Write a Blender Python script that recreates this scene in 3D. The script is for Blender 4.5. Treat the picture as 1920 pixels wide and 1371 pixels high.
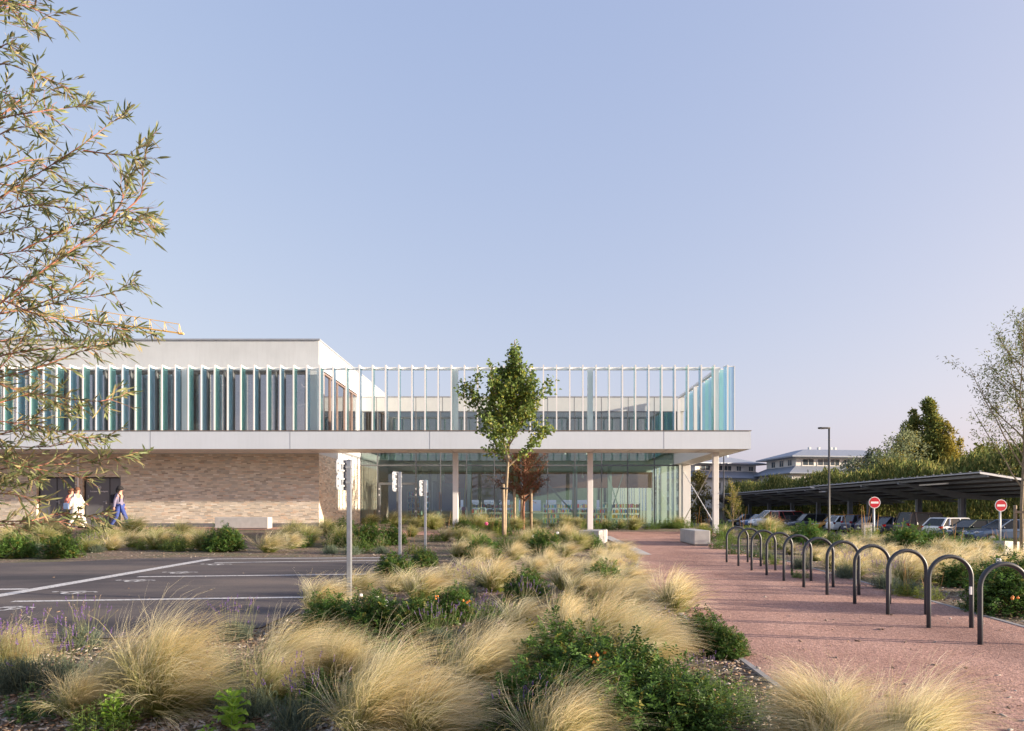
import bpy, bmesh, math, random
import numpy as np
from mathutils import Vector, Matrix
R = math.radians
scene = bpy.context.scene
for _o in list(bpy.data.objects): bpy.data.objects.remove(_o)

# ---------------- camera, sky, sun, exposure ----------------
SUN_EL, SUN_AZ = 10.5, -10.5        # azimuth measured from +X; negative = slightly on the camera's side of the facade
cam = bpy.data.cameras.new('camera'); camo = bpy.data.objects.new('camera', cam)
scene.collection.objects.link(camo); scene.camera = camo
camo.location = (0, 0, 1.5); camo.rotation_euler = (R(90), 0, 0)
cam.sensor_width = 36; cam.lens = 24; cam.shift_x = -25/1920; cam.shift_y = (957-685.5)/1920
cam.clip_start = 0.05; cam.clip_end = 6000
world = bpy.data.worlds.new('World'); scene.world = world; world.use_nodes = True
wn = world.node_tree; wn.nodes.clear()
sky = wn.nodes.new('ShaderNodeTexSky'); sky.sky_type = 'NISHITA'; sky.sun_disc = False
sky.sun_elevation = R(SUN_EL); sky.sun_rotation = R(90 - SUN_AZ)
sky.altitude = 100; sky.air_density = 1.0; sky.dust_density = 3.5; sky.ozone_density = 4.0
bg = wn.nodes.new('ShaderNodeBackground'); bg.inputs[1].default_value = 0.13
wo = wn.nodes.new('ShaderNodeOutputWorld')

# hazy late-summer air: per-channel tone of the sky radiance
sx = wn.nodes.new('ShaderNodeSeparateColor'); cx_ = wn.nodes.new('ShaderNodeCombineColor'); wn.links.new(sky.outputs[0], sx.inputs[0])
for _i, (_g, _k) in enumerate(((.54, 1.59), (.45, 1.275), (.25, 1.50))):
    _p = wn.nodes.new('ShaderNodeMath'); _p.operation = 'POWER'; _p.inputs[1].default_value = _g; _m = wn.nodes.new('ShaderNodeMath'); _m.operation = 'MULTIPLY'; _m.inputs[1].default_value = _k
    wn.links.new(sx.outputs[_i], _p.inputs[0]); wn.links.new(_p.outputs[0], _m.inputs[0]); wn.links.new(_m.outputs[0], cx_.inputs[_i])
wn.links.new(cx_.outputs[0], bg.inputs[0])
wn.links.new(bg.outputs[0], wo.inputs[0])
sl = bpy.data.lights.new('sun', 'SUN'); sl.energy = 3.5; sl.angle = R(0.6); sl.color = (1.0, 0.85, 0.66)
so = bpy.data.objects.new('sun', sl); scene.collection.objects.link(so)
sdir = Vector((math.cos(R(SUN_EL))*math.cos(R(SUN_AZ)), math.cos(R(SUN_EL))*math.sin(R(SUN_AZ)), math.sin(R(SUN_EL))))
so.rotation_euler = sdir.to_track_quat('Z', 'Y').to_euler()
vs = scene.view_settings; vs.view_transform = 'Standard'; vs.look = 'None'; vs.gamma = 1; vs.exposure = 1.76
scene.cycles.max_bounces = 8; scene.cycles.transparent_max_bounces = 24
scene.cycles.use_denoising = True

# ---------------- helpers ----------------
F = 1280.0; CX = 985.0; HY = 957.0
def sm(t): t = min(1, max(0, t)); return t*t*(3-2*t)
def gz(x, y):
    b = .0172*max(-20, min(y, 32))
    b += .23*sm((y-22)/6)*sm((-4-x)/4)
    t = sm((x-9)/11)*sm((y-12)/20)
    return b*(1-t) + (-.5)*t
def P(px, py, d): return Vector(((px-CX)/F*d, d, 1.5-(py-HY)/F*d))     # photo measurement at a known distance -> world point
def G(px, py):                                                          # photo measurement of a point on the ground
    d = 3.0
    while d < 200:
        x = (px-CX)/F*d
        if 1.5-(py-HY)/F*d <= gz(x, d): break
        d += .05
    return (px-CX)/F*d, d

def tag(o, label=None, cat=None, group=None, kind=None):
    if label: o['label'] = label
    if cat: o['category'] = cat
    if group: o['group'] = group
    if kind: o['kind'] = kind
    return o
def link(o): scene.collection.objects.link(o); return o
def empty(name, loc, rz=0, label=None, cat=None, group=None):
    o = link(bpy.data.objects.new(name, None)); o.location = loc; o.rotation_euler = (0, 0, rz); o.empty_display_size = .2
    return tag(o, label, cat, group)

class MB:
    def __init__(s): s.v = []; s.f = []; s.m = []
    def add(s, vs_, fs, m=0):
        n = len(s.v); s.v += [tuple(p) for p in vs_]; s.f += [tuple(i+n for i in f) for f in fs]; s.m += [m]*len(fs); return s
    def box(s, x0, x1, y0, y1, z0, z1, m=0):
        return s.add([(x0,y0,z0),(x1,y0,z0),(x1,y1,z0),(x0,y1,z0),(x0,y0,z1),(x1,y0,z1),(x1,y1,z1),(x0,y1,z1)],
                     [(0,3,2,1),(4,5,6,7),(0,1,5,4),(1,2,6,5),(2,3,7,6),(3,0,4,7)], m)
    def bar(s, a, b, w, h=None, m=0):
        a = Vector(a); b = Vector(b); h = h or w; d = (b-a).normalized()
        u = d.cross(Vector((0,0,1)));
        if u.length < .01: u = Vector((1,0,0))
        u.normalize(); v = d.cross(u).normalized(); u = u*w/2; v = v*h/2
        return s.add([a-u-v,a+u-v,a+u+v,a-u+v,b-u-v,b+u-v,b+u+v,b-u+v],[(0,1,2,3),(7,6,5,4),(1,0,4,5),(2,1,5,6),(3,2,6,7),(0,3,7,4)],m)
    def tube(s, pts, r, n=8, m=0, caps=True):
        pts = [Vector(p) for p in pts]
        if not hasattr(r, '__len__'): r = [r]*len(pts)
        base = len(s.v); ref = None
        for i, p in enumerate(pts):
            d = (pts[min(i+1, len(pts)-1)]-pts[max(i-1, 0)])
            d = d.normalized() if d.length > 1e-9 else Vector((0,0,1))
            if ref is None: ref = Vector((0,1,0)) if abs(d.y) < .9 else Vector((1,0,0))
            u = (ref - d*ref.dot(d)).normalized(); ref = u; w = d.cross(u)
            for k in range(n):
                a = 2*math.pi*k/n; q = p + (u*math.cos(a)+w*math.sin(a))*r[i]; s.v.append(tuple(q))
        for i in range(len(pts)-1):
            for k in range(n):
                a = base+i*n+k; b = base+i*n+(k+1)%n
                s.f.append((a, b, b+n, a+n)); s.m.append(m)
        if caps:
            s.f.append(tuple(base+k for k in range(n))[::-1]); s.m.append(m)
            s.f.append(tuple(base+(len(pts)-1)*n+k for k in range(n))); s.m.append(m)
        return s
    def prism(s, poly, z0, z1, m=0, axis='z'):
        n = len(poly)
        mp = {'z': lambda a, b, c: (a, b, c), 'y': lambda a, b, c: (a, c, b), 'x': lambda a, b, c: (c, a, b)}[axis]
        vs_ = [mp(a, b, z0) for a, b in poly]+[mp(a, b, z1) for a, b in poly]
        return s.add(vs_, [tuple(range(n))[::-1], tuple(range(n, 2*n))]+[(i, (i+1) % n, n+(i+1) % n, n+i) for i in range(n)], m)
    def ball(s, c, rx, ry, rz, m=0, n=12, k=8):
        vs_ = []; fs = []
        for i in range(k+1):
            t = math.pi*i/k
            for j in range(n):
                a = 2*math.pi*j/n; vs_.append((c[0]+rx*math.sin(t)*math.cos(a), c[1]+ry*math.sin(t)*math.sin(a), c[2]+rz*math.cos(t)))
        for i in range(k):
            for j in range(n):
                fs.append((i*n+j, (i+1)*n+j, (i+1)*n+(j+1) % n, i*n+(j+1) % n))
        return s.add(vs_, fs, m)
    def build(s, name, mats, parent=None, smooth=False, loc=None, bevel=0):
        me = bpy.data.meshes.new(name); me.from_pydata(s.v, [], s.f)
        if not isinstance(mats, (list, tuple)): mats = [mats]
        for mt in mats: me.materials.append(mt)
        me.polygons.foreach_set('material_index', s.m)
        if smooth: me.polygons.foreach_set('use_smooth', [True]*len(s.f))
        bm = bmesh.new(); bm.from_mesh(me); bmesh.ops.recalc_face_normals(bm, faces=bm.faces); bm.to_mesh(me); bm.free()
        me.update()
        o = link(bpy.data.objects.new(name, me))
        if parent: o.parent = parent
        if loc is not None: o.location = loc
        if bevel:
            b = o.modifiers.new('bevel', 'BEVEL'); b.width = bevel; b.segments = 2; b.limit_method = 'ANGLE'
        return o

def npmesh(name, V, Q, mat, col=None, parent=None, smooth=False):
    """big mesh from numpy arrays: V (n,3), Q (m,k) faces"""
    me = bpy.data.meshes.new(name); V = np.asarray(V, np.float32); Q = np.asarray(Q, np.int32)
    k = Q.shape[1]
    me.vertices.add(len(V)); me.vertices.foreach_set('co', V.ravel())
    me.loops.add(Q.size); me.loops.foreach_set('vertex_index', Q.ravel())
    me.polygons.add(len(Q)); me.polygons.foreach_set('loop_start', np.arange(0, Q.size, k, dtype=np.int32))
    me.polygons.foreach_set('loop_total', np.full(len(Q), k, np.int32))
    if smooth: me.polygons.foreach_set('use_smooth', np.ones(len(Q), bool))
    me.update(calc_edges=True)
    if col is not None:
        a = me.color_attributes.new('col', 'FLOAT_COLOR', 'POINT')
        c = np.ones((len(V), 4), np.float32); c[:, :3] = col; a.data.foreach_set('color', c.ravel())
    me.materials.append(mat)
    o = link(bpy.data.objects.new(name, me))
    if parent: o.parent = parent
    return o
def copy_tree(o, parent=None):
    c = o.copy(); link(c); c.parent = parent
    for ch in list(o.children): copy_tree(ch, c)
    return c

# ---------------- materials ----------------
class NT:
    def __init__(s, name):
        s.mat = bpy.data.materials.new(name); s.mat.use_nodes = True; s.t = s.mat.node_tree; s.t.nodes.clear()
        s.out = s.n('ShaderNodeOutputMaterial')
    def n(s, typ, **kw):
        nd = s.t.nodes.new(typ)
        for k, v in kw.items():
            if k in nd.inputs: nd.inputs[k].default_value = v
            else: setattr(nd, k, v)
        return nd
    def l(s, a, b): s.t.links.new(a, b)
def mix_col(N, fac, a, b):
    m = N.n('ShaderNodeMix', data_type='RGBA')
    for i, v in ((0, fac), (6, a), (7, b)):
        if hasattr(v, 'is_output'): N.l(v, m.inputs[i])
        else: m.inputs[i].default_value = (*v, 1) if hasattr(v, '__len__') and len(v) == 3 else v
    return m.outputs[2]
def ramp(N, src, stops):
    r = N.n('ShaderNodeValToRGB'); e = r.color_ramp.elements
    while len(e) < len(stops): e.new(.5)
    for i, (p, c) in enumerate(stops): e[i].position = p; e[i].color = (*c, 1) if hasattr(c, '__len__') else (c, c, c, 1)
    N.l(src, r.inputs[0]); return r.outputs[0]
def pbr(name, col, rough=.5, metal=0, var=.12, scale=3.0, bump=0, bscale=60, spec=.5, coat=0, streak=0):
    N = NT(name); b = N.n('ShaderNodeBsdfPrincipled', Roughness=rough, Metallic=metal)
    b.inputs['Specular IOR Level'].default_value = spec; b.inputs['Coat Weight'].default_value = coat
    tc = N.n('ShaderNodeTexCoord'); no = N.n('ShaderNodeTexNoise', Scale=scale, Detail=6.0, Roughness=.6); N.l(tc.outputs['Object'], no.inputs['Vector'])
    lo = tuple(c*(1-var) for c in col); hi = tuple(min(1, c*(1+var)) for c in col)
    N.l(ramp(N, no.outputs[0], [(.3, lo), (.7, hi)]), b.inputs['Base Color'])
    if streak:      # rain streaks running down the panel
        mp = N.n('ShaderNodeMapping'); mp.inputs['Scale'].default_value = (1, 1, .06); N.l(tc.outputs['Object'], mp.inputs[0]); ns = N.n('ShaderNodeTexNoise', Scale=9.0, Detail=5.0, Roughness=.7); N.l(mp.outputs[0], ns.inputs[0])
        src = b.inputs['Base Color'].links[0].from_socket; sv = ramp(N, ns.outputs[0], [(.32, 1-streak), (.55, 1.0)]); mm = N.n('ShaderNodeMix', data_type='RGBA', blend_type='MULTIPLY'); mm.inputs[0].default_value = 1; N.l(src, mm.inputs[6]); N.l(sv, mm.inputs[7]); N.l(mm.outputs[2], b.inputs['Base Color'])
    if bump:
        n2 = N.n('ShaderNodeTexNoise', Scale=bscale, Detail=4.0); N.l(tc.outputs['Object'], n2.inputs['Vector'])
        bp = N.n('ShaderNodeBump', Strength=bump, Distance=.01); N.l(n2.outputs[0], bp.inputs['Height']); N.l(bp.outputs[0], b.inputs['Normal'])
    N.l(b.outputs[0], N.out.inputs[0]); return N.mat
def foliage(name, trans=.45, rough=.6, spec=.2):
    N = NT(name); a = N.n('ShaderNodeAttribute', attribute_name='col')
    b = N.n('ShaderNodeBsdfPrincipled', Roughness=rough); b.inputs['Specular IOR Level'].default_value = spec
    t = N.n('ShaderNodeBsdfTranslucent'); m = N.n('ShaderNodeMixShader'); m.inputs[0].default_value = trans
    N.l(a.outputs[0], b.inputs['Base Color']); N.l(a.outputs[0], t.inputs[0])
    N.l(b.outputs[0], m.inputs[1]); N.l(t.outputs[0], m.inputs[2]); N.l(m.outputs[0], N.out.inputs[0]); return N.mat
def glass(name, tint, refl=.12, rough=.02, base=None, basef=0.0, fm=1.6):
    N = NT(name); tr = N.n('ShaderNodeBsdfTransparent'); tr.inputs[0].default_value = (*tint, 1)
    gl = N.n('ShaderNodeBsdfGlossy', Roughness=rough); gl.inputs[0].default_value = (.95, .97, 1, 1)
    fr = N.n('ShaderNodeFresnel', IOR=1.5); mt = N.n('ShaderNodeMath', operation='MULTIPLY_ADD'); mt.inputs[1].default_value = fm; mt.inputs[2].default_value = refl
    N.l(fr.outputs[0], mt.inputs[0]); m = N.n('ShaderNodeMixShader'); N.l(mt.outputs[0], m.inputs[0])
    N.l(tr.outputs[0], m.inputs[1]); N.l(gl.outputs[0], m.inputs[2]); res = m.outputs[0]
    if base:
        d = N.n('ShaderNodeBsdfDiffuse'); d.inputs[0].default_value = (*base, 1); m2 = N.n('ShaderNodeMixShader'); m2.inputs[0].default_value = basef
        N.l(res, m2.inputs[1]); N.l(d.outputs[0], m2.inputs[2]); res = m2.outputs[0]
    N.l(res, N.out.inputs[0]); return N.mat
def fin_glass(name, col, tcol):
    N = NT(name); c = (*col, 1)
    tr = N.n('ShaderNodeBsdfTransparent'); tr.inputs[0].default_value = (*tcol, 1)
    d = N.n('ShaderNodeBsdfDiffuse'); d.inputs[0].default_value = c
    t = N.n('ShaderNodeBsdfTranslucent'); t.inputs[0].default_value = c
    g = N.n('ShaderNodeBsdfGlossy', Roughness=.15)
    m1 = N.n('ShaderNodeMixShader'); m1.inputs[0].default_value = .45; N.l(d.outputs[0], m1.inputs[1]); N.l(t.outputs[0], m1.inputs[2])
    m2 = N.n('ShaderNodeMixShader'); m2.inputs[0].default_value = .58; N.l(m1.outputs[0], m2.inputs[1]); N.l(tr.outputs[0], m2.inputs[2])
    fr = N.n('ShaderNodeFresnel', IOR=1.45); m3 = N.n('ShaderNodeMixShader'); N.l(fr.outputs[0], m3.inputs[0]); N.l(m2.outputs[0], m3.inputs[1]); N.l(g.outputs[0], m3.inputs[2])
    N.l(m3.outputs[0], N.out.inputs[0]); return N.mat

M = {}
M['white'] = pbr('white_paint', (.80, .79, .78), .42, var=.03, scale=.8)
M['fascia'] = pbr('fascia_metal', (.63, .68, .75), .42, var=.04, scale=.5, streak=.035)
M['render'] = pbr('grey_white_render', (.61, .645, .665), .8, var=.06, scale=.9, bump=.15, bscale=90, streak=.06)
M['band'] = pbr('pale_grey_panel', (.60, .63, .62), .5, var=.03)
M['coping'] = pbr('grey_coping', (.36, .38, .42), .45, metal=.3)
M['lip'] = pbr('brown_lip', (.25, .2, .17), .5)
M['frame'] = pbr('grey_frame', (.16, .17, .18), .4, metal=.2)
M['bronze'] = pbr('bronze_frame', (.28, .2, .17), .4, metal=.2)
M['door'] = pbr('dark_grey_door', (.15, .155, .17), .5, var=.05)
M['galv'] = pbr('galvanised_steel', (.42, .45, .5), .38, metal=.7, var=.12, scale=12)
M['galvp'] = pbr('pale_steel', (.42, .44, .47), .5, metal=.3, var=.12, scale=3)
M['hoop'] = pbr('anthracite_powder_coat', (.035, .04, .05), .42, var=.15, scale=8, bump=.05, bscale=200)
M['blackpole'] = pbr('dark_lamp_paint', (.03, .03, .033), .45)
M['conc'] = pbr('pale_concrete', (.44, .43, .415), .8, var=.1, scale=5, bump=.3, bscale=60)
M['kerb'] = pbr('kerb_concrete', (.27, .265, .27), .85, var=.15, scale=4, bump=.3)
M['wood'] = pbr('stake_wood', (.30, .225, .15), .8, var=.25, scale=9, bump=.3)
M['bark'] = pbr('grey_brown_bark', (.30, .235, .16), .85, var=.3, scale=14, bump=.5, bscale=50)
M['redbark'] = pbr('red_brown_bark', (.22, .1, .06), .85, var=.3, scale=14, bump=.5)
M['redtwig'] = pbr('reddish_twig', (.30, .12, .08), .6, var=.3, scale=9)
M['ctrunk'] = pbr('far_bark', (.12, .09, .06), .9)
M['rubber'] = pbr('tyre_rubber', (.02, .02, .02), .85)
M['rim'] = pbr('alloy_rim', (.4, .42, .45), .35, metal=.8)
M['carglass'] = pbr('car_window', (.015, .018, .02), .2, spec=.4)
M['red_l'] = pbr('red_lamp_lens', (.6, .02, .02), .2)
M['clear_l'] = pbr('clear_lamp_lens', (.75, .78, .8), .12)
M['plate'] = pbr('number_plate', (.8, .8, .75), .4)
M['black'] = pbr('black_plastic', (.02, .02, .022), .6)
M['leaf'] = foliage('leaf_green', .4, .5, .3)
M['grassm'] = foliage('feather_grass', .5, .42, .5)
M['far'] = foliage('far_foliage', .3, .8, .05)
M['chips'] = foliage('bark_chip', 0.0, .9, .1)
M['petal'] = pbr('white_petal', (.85, .83, .82), .6)
M['hip'] = pbr('orange_hip', (.75, .25, .04), .35)
M['signred'] = pbr('sign_red', (.55, .012, .03), .35, var=.04)
M['signwhite'] = pbr('sign_white', (.8, .8, .82), .4, var=.04)
M['signblue'] = pbr('sign_blue', (.03, .1, .4), .4)
M['skin'] = pbr('skin', (.55, .3, .22), .5)
M['roofblue'] = pbr('zinc_roof', (.27, .30, .36), .55, metal=.2, var=.1)
M['houseW'] = pbr('house_render', (.72, .69, .65), .8, var=.05)
M['winfar'] = pbr('far_window', (.06, .08, .1), .15)
M['crane'] = pbr('crane_yellow', (.80, .50, .14), .5)
M['solar'] = pbr('solar_panel', (.02, .022, .035), .25)
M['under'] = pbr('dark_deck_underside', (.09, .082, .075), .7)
M['cpsteel'] = pbr('carport_steel', (.20, .22, .25), .5, metal=.2, var=.1)
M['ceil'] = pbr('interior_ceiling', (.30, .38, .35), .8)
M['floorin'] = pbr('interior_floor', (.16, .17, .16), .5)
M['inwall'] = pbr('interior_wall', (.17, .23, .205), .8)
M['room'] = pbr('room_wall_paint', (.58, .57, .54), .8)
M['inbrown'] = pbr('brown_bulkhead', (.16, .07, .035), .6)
M['inorange'] = pbr('orange_panel', (.55, .28, .12), .6)
M['gl_hall'] = glass('hall_glass', (.82, .95, .89), .06)
M['gl_side'] = glass('side_glass', (.96, .98, .97), 0, fm=.12)
M['gl_up'] = glass('upper_glass', (.74, .84, .80), .12)
M['gl_left'] = glass('left_window_glass', (.74, .71, .70), .24)
M['fb'] = fin_glass('blue_glass', (.46, .74, 1.0), (.92, .965, 1))
M['fg'] = fin_glass('green_glass', (.50, .94, .92), (.93, 1, .99))

def brick_mat():
    N = NT('long_format_brick'); tc = N.n('ShaderNodeTexCoord')
    mp = N.n('ShaderNodeMapping'); N.l(tc.outputs['UV'], mp.inputs[0])
    bt = N.n('ShaderNodeTexBrick'); bt.inputs['Scale'].default_value = 1.0
    bt.inputs['Brick Width'].default_value = .27; bt.inputs['Row Height'].default_value = .062; bt.inputs['Mortar Size'].default_value = .005
    bt.inputs['Mortar Smooth'].default_value = .3; bt.inputs['Bias'].default_value = 0.0; bt.offset = .37; bt.squash = .7; bt.squash_frequency = 3
    bt.inputs['Color1'].default_value = (.0, 0, 0, 1); bt.inputs['Color2'].default_value = (1, 1, 1, 1); bt.inputs['Mortar'].default_value = (.5, .5, .5, 1)
    N.l(mp.outputs[0], bt.inputs[0])
    c = ramp(N, bt.outputs[0], [(0, (.30, .24, .18)), (.2, (.58, .52, .42)), (.38, (.74, .64, .50)), (.52, (.44, .41, .37)), (.68, (.82, .75, .62)), (.85, (.64, .46, .31)), (1, (.88, .84, .75))])
    c2 = mix_col(N, bt.outputs[1], c, (.52, .47, .40))
    no = N.n('ShaderNodeTexNoise', Scale=.7, Detail=5.0); N.l(tc.outputs['UV'], no.inputs[0])
    c3 = mix_col(N, .22, c2, ramp(N, no.outputs[0], [(.3, (.60, .56, .47)), (.7, (.78, .74, .65))]))
    b = N.n('ShaderNodeBsdfPrincipled', Roughness=.9); N.l(c3, b.inputs['Base Color'])
    n2 = N.n('ShaderNodeTexNoise', Scale=25.0, Detail=5.0); N.l(tc.outputs['UV'], n2.inputs[0])
    ad = N.n('ShaderNodeMath', operation='ADD'); N.l(bt.outputs[0], ad.inputs[0]); N.l(n2.outputs[0], ad.inputs[1])
    bp = N.n('ShaderNodeBump', Strength=.7, Distance=.012); N.l(ad.outputs[0], bp.inputs['Height']); N.l(bp.outputs[0], b.inputs['Normal'])
    N.l(b.outputs[0], N.out.inputs[0]); return N.mat
M['brick'] = brick_mat()
def uv_box(o):
    me = o.data; uv = me.uv_layers.new(name='UVMap')
    for p in me.polygons:
        n = p.normal
        for li in p.loop_indices:
            v = me.vertices[me.loops[li].vertex_index].co
            uv.data[li].uv = (v.y, v.z) if abs(n.x) > .5 else ((v.x, v.z) if abs(n.y) > .5 else (v.x, v.y))

def ground_mats():
    # asphalt
    N = NT('asphalt'); tc = N.n('ShaderNodeTexCoord'); b = N.n('ShaderNodeBsdfPrincipled', Roughness=.82); b.inputs['Specular IOR Level'].default_value = .35
    n1 = N.n('ShaderNodeTexNoise', Scale=.35, Detail=6.0, Roughness=.65); mp = N.n('ShaderNodeMapping'); mp.inputs['Scale'].default_value = (.45, 1.6, 1); N.l(tc.outputs['Object'], mp.inputs[0]); N.l(mp.outputs[0], n1.inputs[0])
    n2 = N.n('ShaderNodeTexNoise', Scale=160.0, Detail=3.0); N.l(tc.outputs['Object'], n2.inputs[0])
    c1 = ramp(N, n1.outputs[0], [(.36, (.045, .042, .048)), (.47, (.088, .076, .080)), (.55, (.115, .10, .095)), (.68, (.17, .14, .125))])
    c2 = ramp(N, n2.outputs[0], [(.3, (.55, .55, .56)), (.7, (1.4, 1.35, 1.3))])
    m = N.n('ShaderNodeMix', data_type='RGBA', blend_type='MULTIPLY'); m.inputs[0].default_value = 1; N.l(c1, m.inputs[6]); N.l(c2, m.inputs[7]); N.l(m.outputs[2], b.inputs['Base Color'])
    bp = N.n('ShaderNodeBump', Strength=.5, Distance=.004); N.l(n2.outputs[0], bp.inputs['Height']); N.l(bp.outputs[0], b.inputs['Normal']); N.l(b.outputs[0], N.out.inputs[0]); M['asphalt'] = N.mat
    # red stabilised gravel
    N = NT('red_gravel'); tc = N.n('ShaderNodeTexCoord'); b = N.n('ShaderNodeBsdfPrincipled', Roughness=.95); b.inputs['Specular IOR Level'].default_value = .1
    n1 = N.n('ShaderNodeTexNoise', Scale=.9, Detail=8.0, Roughness=.7); N.l(tc.outputs['Object'], n1.inputs[0])
    n2 = N.n('ShaderNodeTexVoronoi', Scale=75.0); N.l(tc.outputs['Object'], n2.inputs[0])
    n3 = N.n('ShaderNodeTexNoise', Scale=22.0, Detail=8.0, Roughness=.75); N.l(tc.outputs['Object'], n3.inputs[0])
    c1 = ramp(N, n1.outputs[0], [(.3, (.37, .225, .185)), (.7, (.52, .34, .285))])
    c2 = ramp(N, n2.outputs['Color'], [(.1, (.62, .6, .6)), (.6, (1.0, 1.0, 1.0)), (.95, (1.35, 1.3, 1.28))])
    m = N.n('ShaderNodeMix', data_type='RGBA', blend_type='MULTIPLY'); m.inputs[0].default_value = 1; N.l(c1, m.inputs[6]); N.l(c2, m.inputs[7])
    m2 = N.n('ShaderNodeMix', data_type='RGBA', blend_type='MULTIPLY'); m2.inputs[0].default_value = 1; N.l(m.outputs[2], m2.inputs[6]); N.l(ramp(N, n3.outputs[0], [(.35, .72), (.6, 1.12)]), m2.inputs[7])
    n4 = N.n('ShaderNodeTexNoise', Scale=.45, Detail=4.0, Distortion=.6); mp4 = N.n('ShaderNodeMapping'); mp4.inputs['Scale'].default_value = (1.4, .5, 1); N.l(tc.outputs['Object'], mp4.inputs[0]); N.l(mp4.outputs[0], n4.inputs[0]); m3 = N.n('ShaderNodeMix', data_type='RGBA', blend_type='MULTIPLY'); m3.inputs[0].default_value = 1; N.l(m2.outputs[2], m3.inputs[6]); N.l(ramp(N, n4.outputs[0], [(.36, (.80, .80, .82)), (.56, (1.06, 1.05, 1.04))]), m3.inputs[7]); N.l(m3.outputs[2], b.inputs['Base Color'])
    ad = N.n('ShaderNodeMath', operation='MULTIPLY_ADD'); ad.inputs[1].default_value = .35; N.l(n2.outputs['Distance'], ad.inputs[0]); N.l(n3.outputs[0], ad.inputs[2])
    bp = N.n('ShaderNodeBump', Strength=.9, Distance=.022); N.l(ad.outputs[0], bp.inputs['Height']); N.l(bp.outputs[0], b.inputs['Normal']); N.l(b.outputs[0], N.out.inputs[0]); M['gravel'] = N.mat
    # mulch / soil
    N = NT('mulch_soil'); tc = N.n('ShaderNodeTexCoord'); b = N.n('ShaderNodeBsdfPrincipled', Roughness=.95)
    n2 = N.n('ShaderNodeTexVoronoi', Scale=34.0); n2.inputs['Randomness'].default_value = 1; mp = N.n('ShaderNodeMapping'); mp.inputs['Scale'].default_value = (.5, 1.3, 1); N.l(tc.outputs['Object'], mp.inputs[0]); N.l(mp.outputs[0], n2.inputs[0])
    n1 = N.n('ShaderNodeTexNoise', Scale=1.4, Detail=7.0); N.l(tc.outputs['Object'], n1.inputs[0])
    c1 = ramp(N, n2.outputs['Color'], [(.05, (.05, .032, .02)), (.4, (.17, .11, .075)), (.7, (.27, .2, .15)), (.95, (.40, .33, .27))])
    c = mix_col(N, ramp(N, n1.outputs[0], [(.42, 0.0), (.62, .6)]), c1, (.10, .12, .045)); N.l(c, b.inputs['Base Color'])
    bp = N.n('ShaderNodeBump', Strength=1, Distance=.03); N.l(n2.outputs['Distance'], bp.inputs['Height']); N.l(bp.outputs[0], b.inputs['Normal']); N.l(b.outputs[0], N.out.inputs[0]); M['mulch'] = N.mat
    # worn road paint
    N = NT('road_paint'); tc = N.n('ShaderNodeTexCoord'); b = N.n('ShaderNodeBsdfPrincipled', Roughness=.6)
    n1 = N.n('ShaderNodeTexNoise', Scale=30.0, Detail=6.0); N.l(tc.outputs['Object'], n1.inputs[0])
    N.l(ramp(N, n1.outputs[0], [(.34, (.14, .13, .13)), (.45, (.56, .55, .54)), (.8, (.72, .72, .71))]), b.inputs['Base Color']); N.l(b.outputs[0], N.out.inputs[0]); M['paint'] = N.mat
ground_mats()

# ---------------- the setting: ground, asphalt, path ----------------
def axis(lo, hi, step, far):
    a = list(np.arange(lo, hi+1e-6, step)); k = [3, 8, 20, 50, 120, 300, 800, 2500]
    return [lo-v for v in k[::-1]]+a+[hi+v for v in k]
gxs = axis(-32, 60, 1.0, 0); gys = axis(-12, 120, 1.0, 0)
V = [(x, y, gz(x, y)) for y in gys for x in gxs]; W = len(gxs)
Q = [(j*W+i, j*W+i+1, (j+1)*W+i+1, (j+1)*W+i) for j in range(len(gys)-1) for i in range(W-1)]
tag(npmesh('ground', V, Q, M['mulch'], smooth=True), kind='structure')

def sheet(name, poly, off, mat, step=1.0, thick=.12):
    """flat sheet laid on the terrain: polygon cut along the terrain's grid so it follows it exactly"""
    bm = bmesh.new(); vs_ = [bm.verts.new((x, y, 0)) for x, y in poly]; bm.faces.new(vs_)
    xs = [p[0] for p in poly]; ys = [p[1] for p in poly]
    for a in range(math.ceil(min(xs)), math.floor(max(xs))+1):
        bmesh.ops.bisect_plane(bm, geom=bm.verts[:]+bm.edges[:]+bm.faces[:], plane_co=(a, 0, 0), plane_no=(1, 0, 0))
    for a in range(math.ceil(min(ys)), math.floor(max(ys))+1):
        bmesh.ops.bisect_plane(bm, geom=bm.verts[:]+bm.edges[:]+bm.faces[:], plane_co=(0, a, 0), plane_no=(0, 1, 0))
    for v in bm.verts: v.co.z = gz(v.co.x, v.co.y)+off
    bmesh.ops.recalc_face_normals(bm, faces=bm.faces)
    me = bpy.data.meshes.new(name); bm.to_mesh(me); bm.free()
    if me.polygons and me.polygons[0].normal.z < 0: me.flip_normals()
    me.materials.append(mat); return link(bpy.data.objects.new(name, me))
asph_poly = [(-60, 6.6), (-9, 6.9), (-5, 7.25), (-3.6, 7.35), (-3.05, 7.9), (-3.02, 14), (-3.1, 17.4), (-8.5, 17.35), (-9.6, 17.0), (-10.8, 16.1), (-12.5, 15.75), (-60, 15.6)]
tag(sheet('parking_asphalt', asph_poly, .012, M['asphalt']), kind='structure')
tag(sheet('carpark_asphalt', [(24, 34), (60, 34), (60, 118), (9.8, 118), (11.5, 60), (20, 50)], .012, M['asphalt']), kind='structure')
path_poly = [(2.0, -10), (2.0, 8), (2.0, 12.5), (2.75, 16.6), (3.08, 18.0), (3.1, 27.6), (-26, 27.6), (-26, 29.95), (3.2, 30.8), (8.2, 30.6), (8.2, 27.4), (6.25, 26.6), (6.2, 22.8), (6.2, 16), (5.95, 11), (5.72, 7), (5.6, -10)]
tag(sheet('path', path_poly, .016, M['gravel']), kind='structure')
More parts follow.
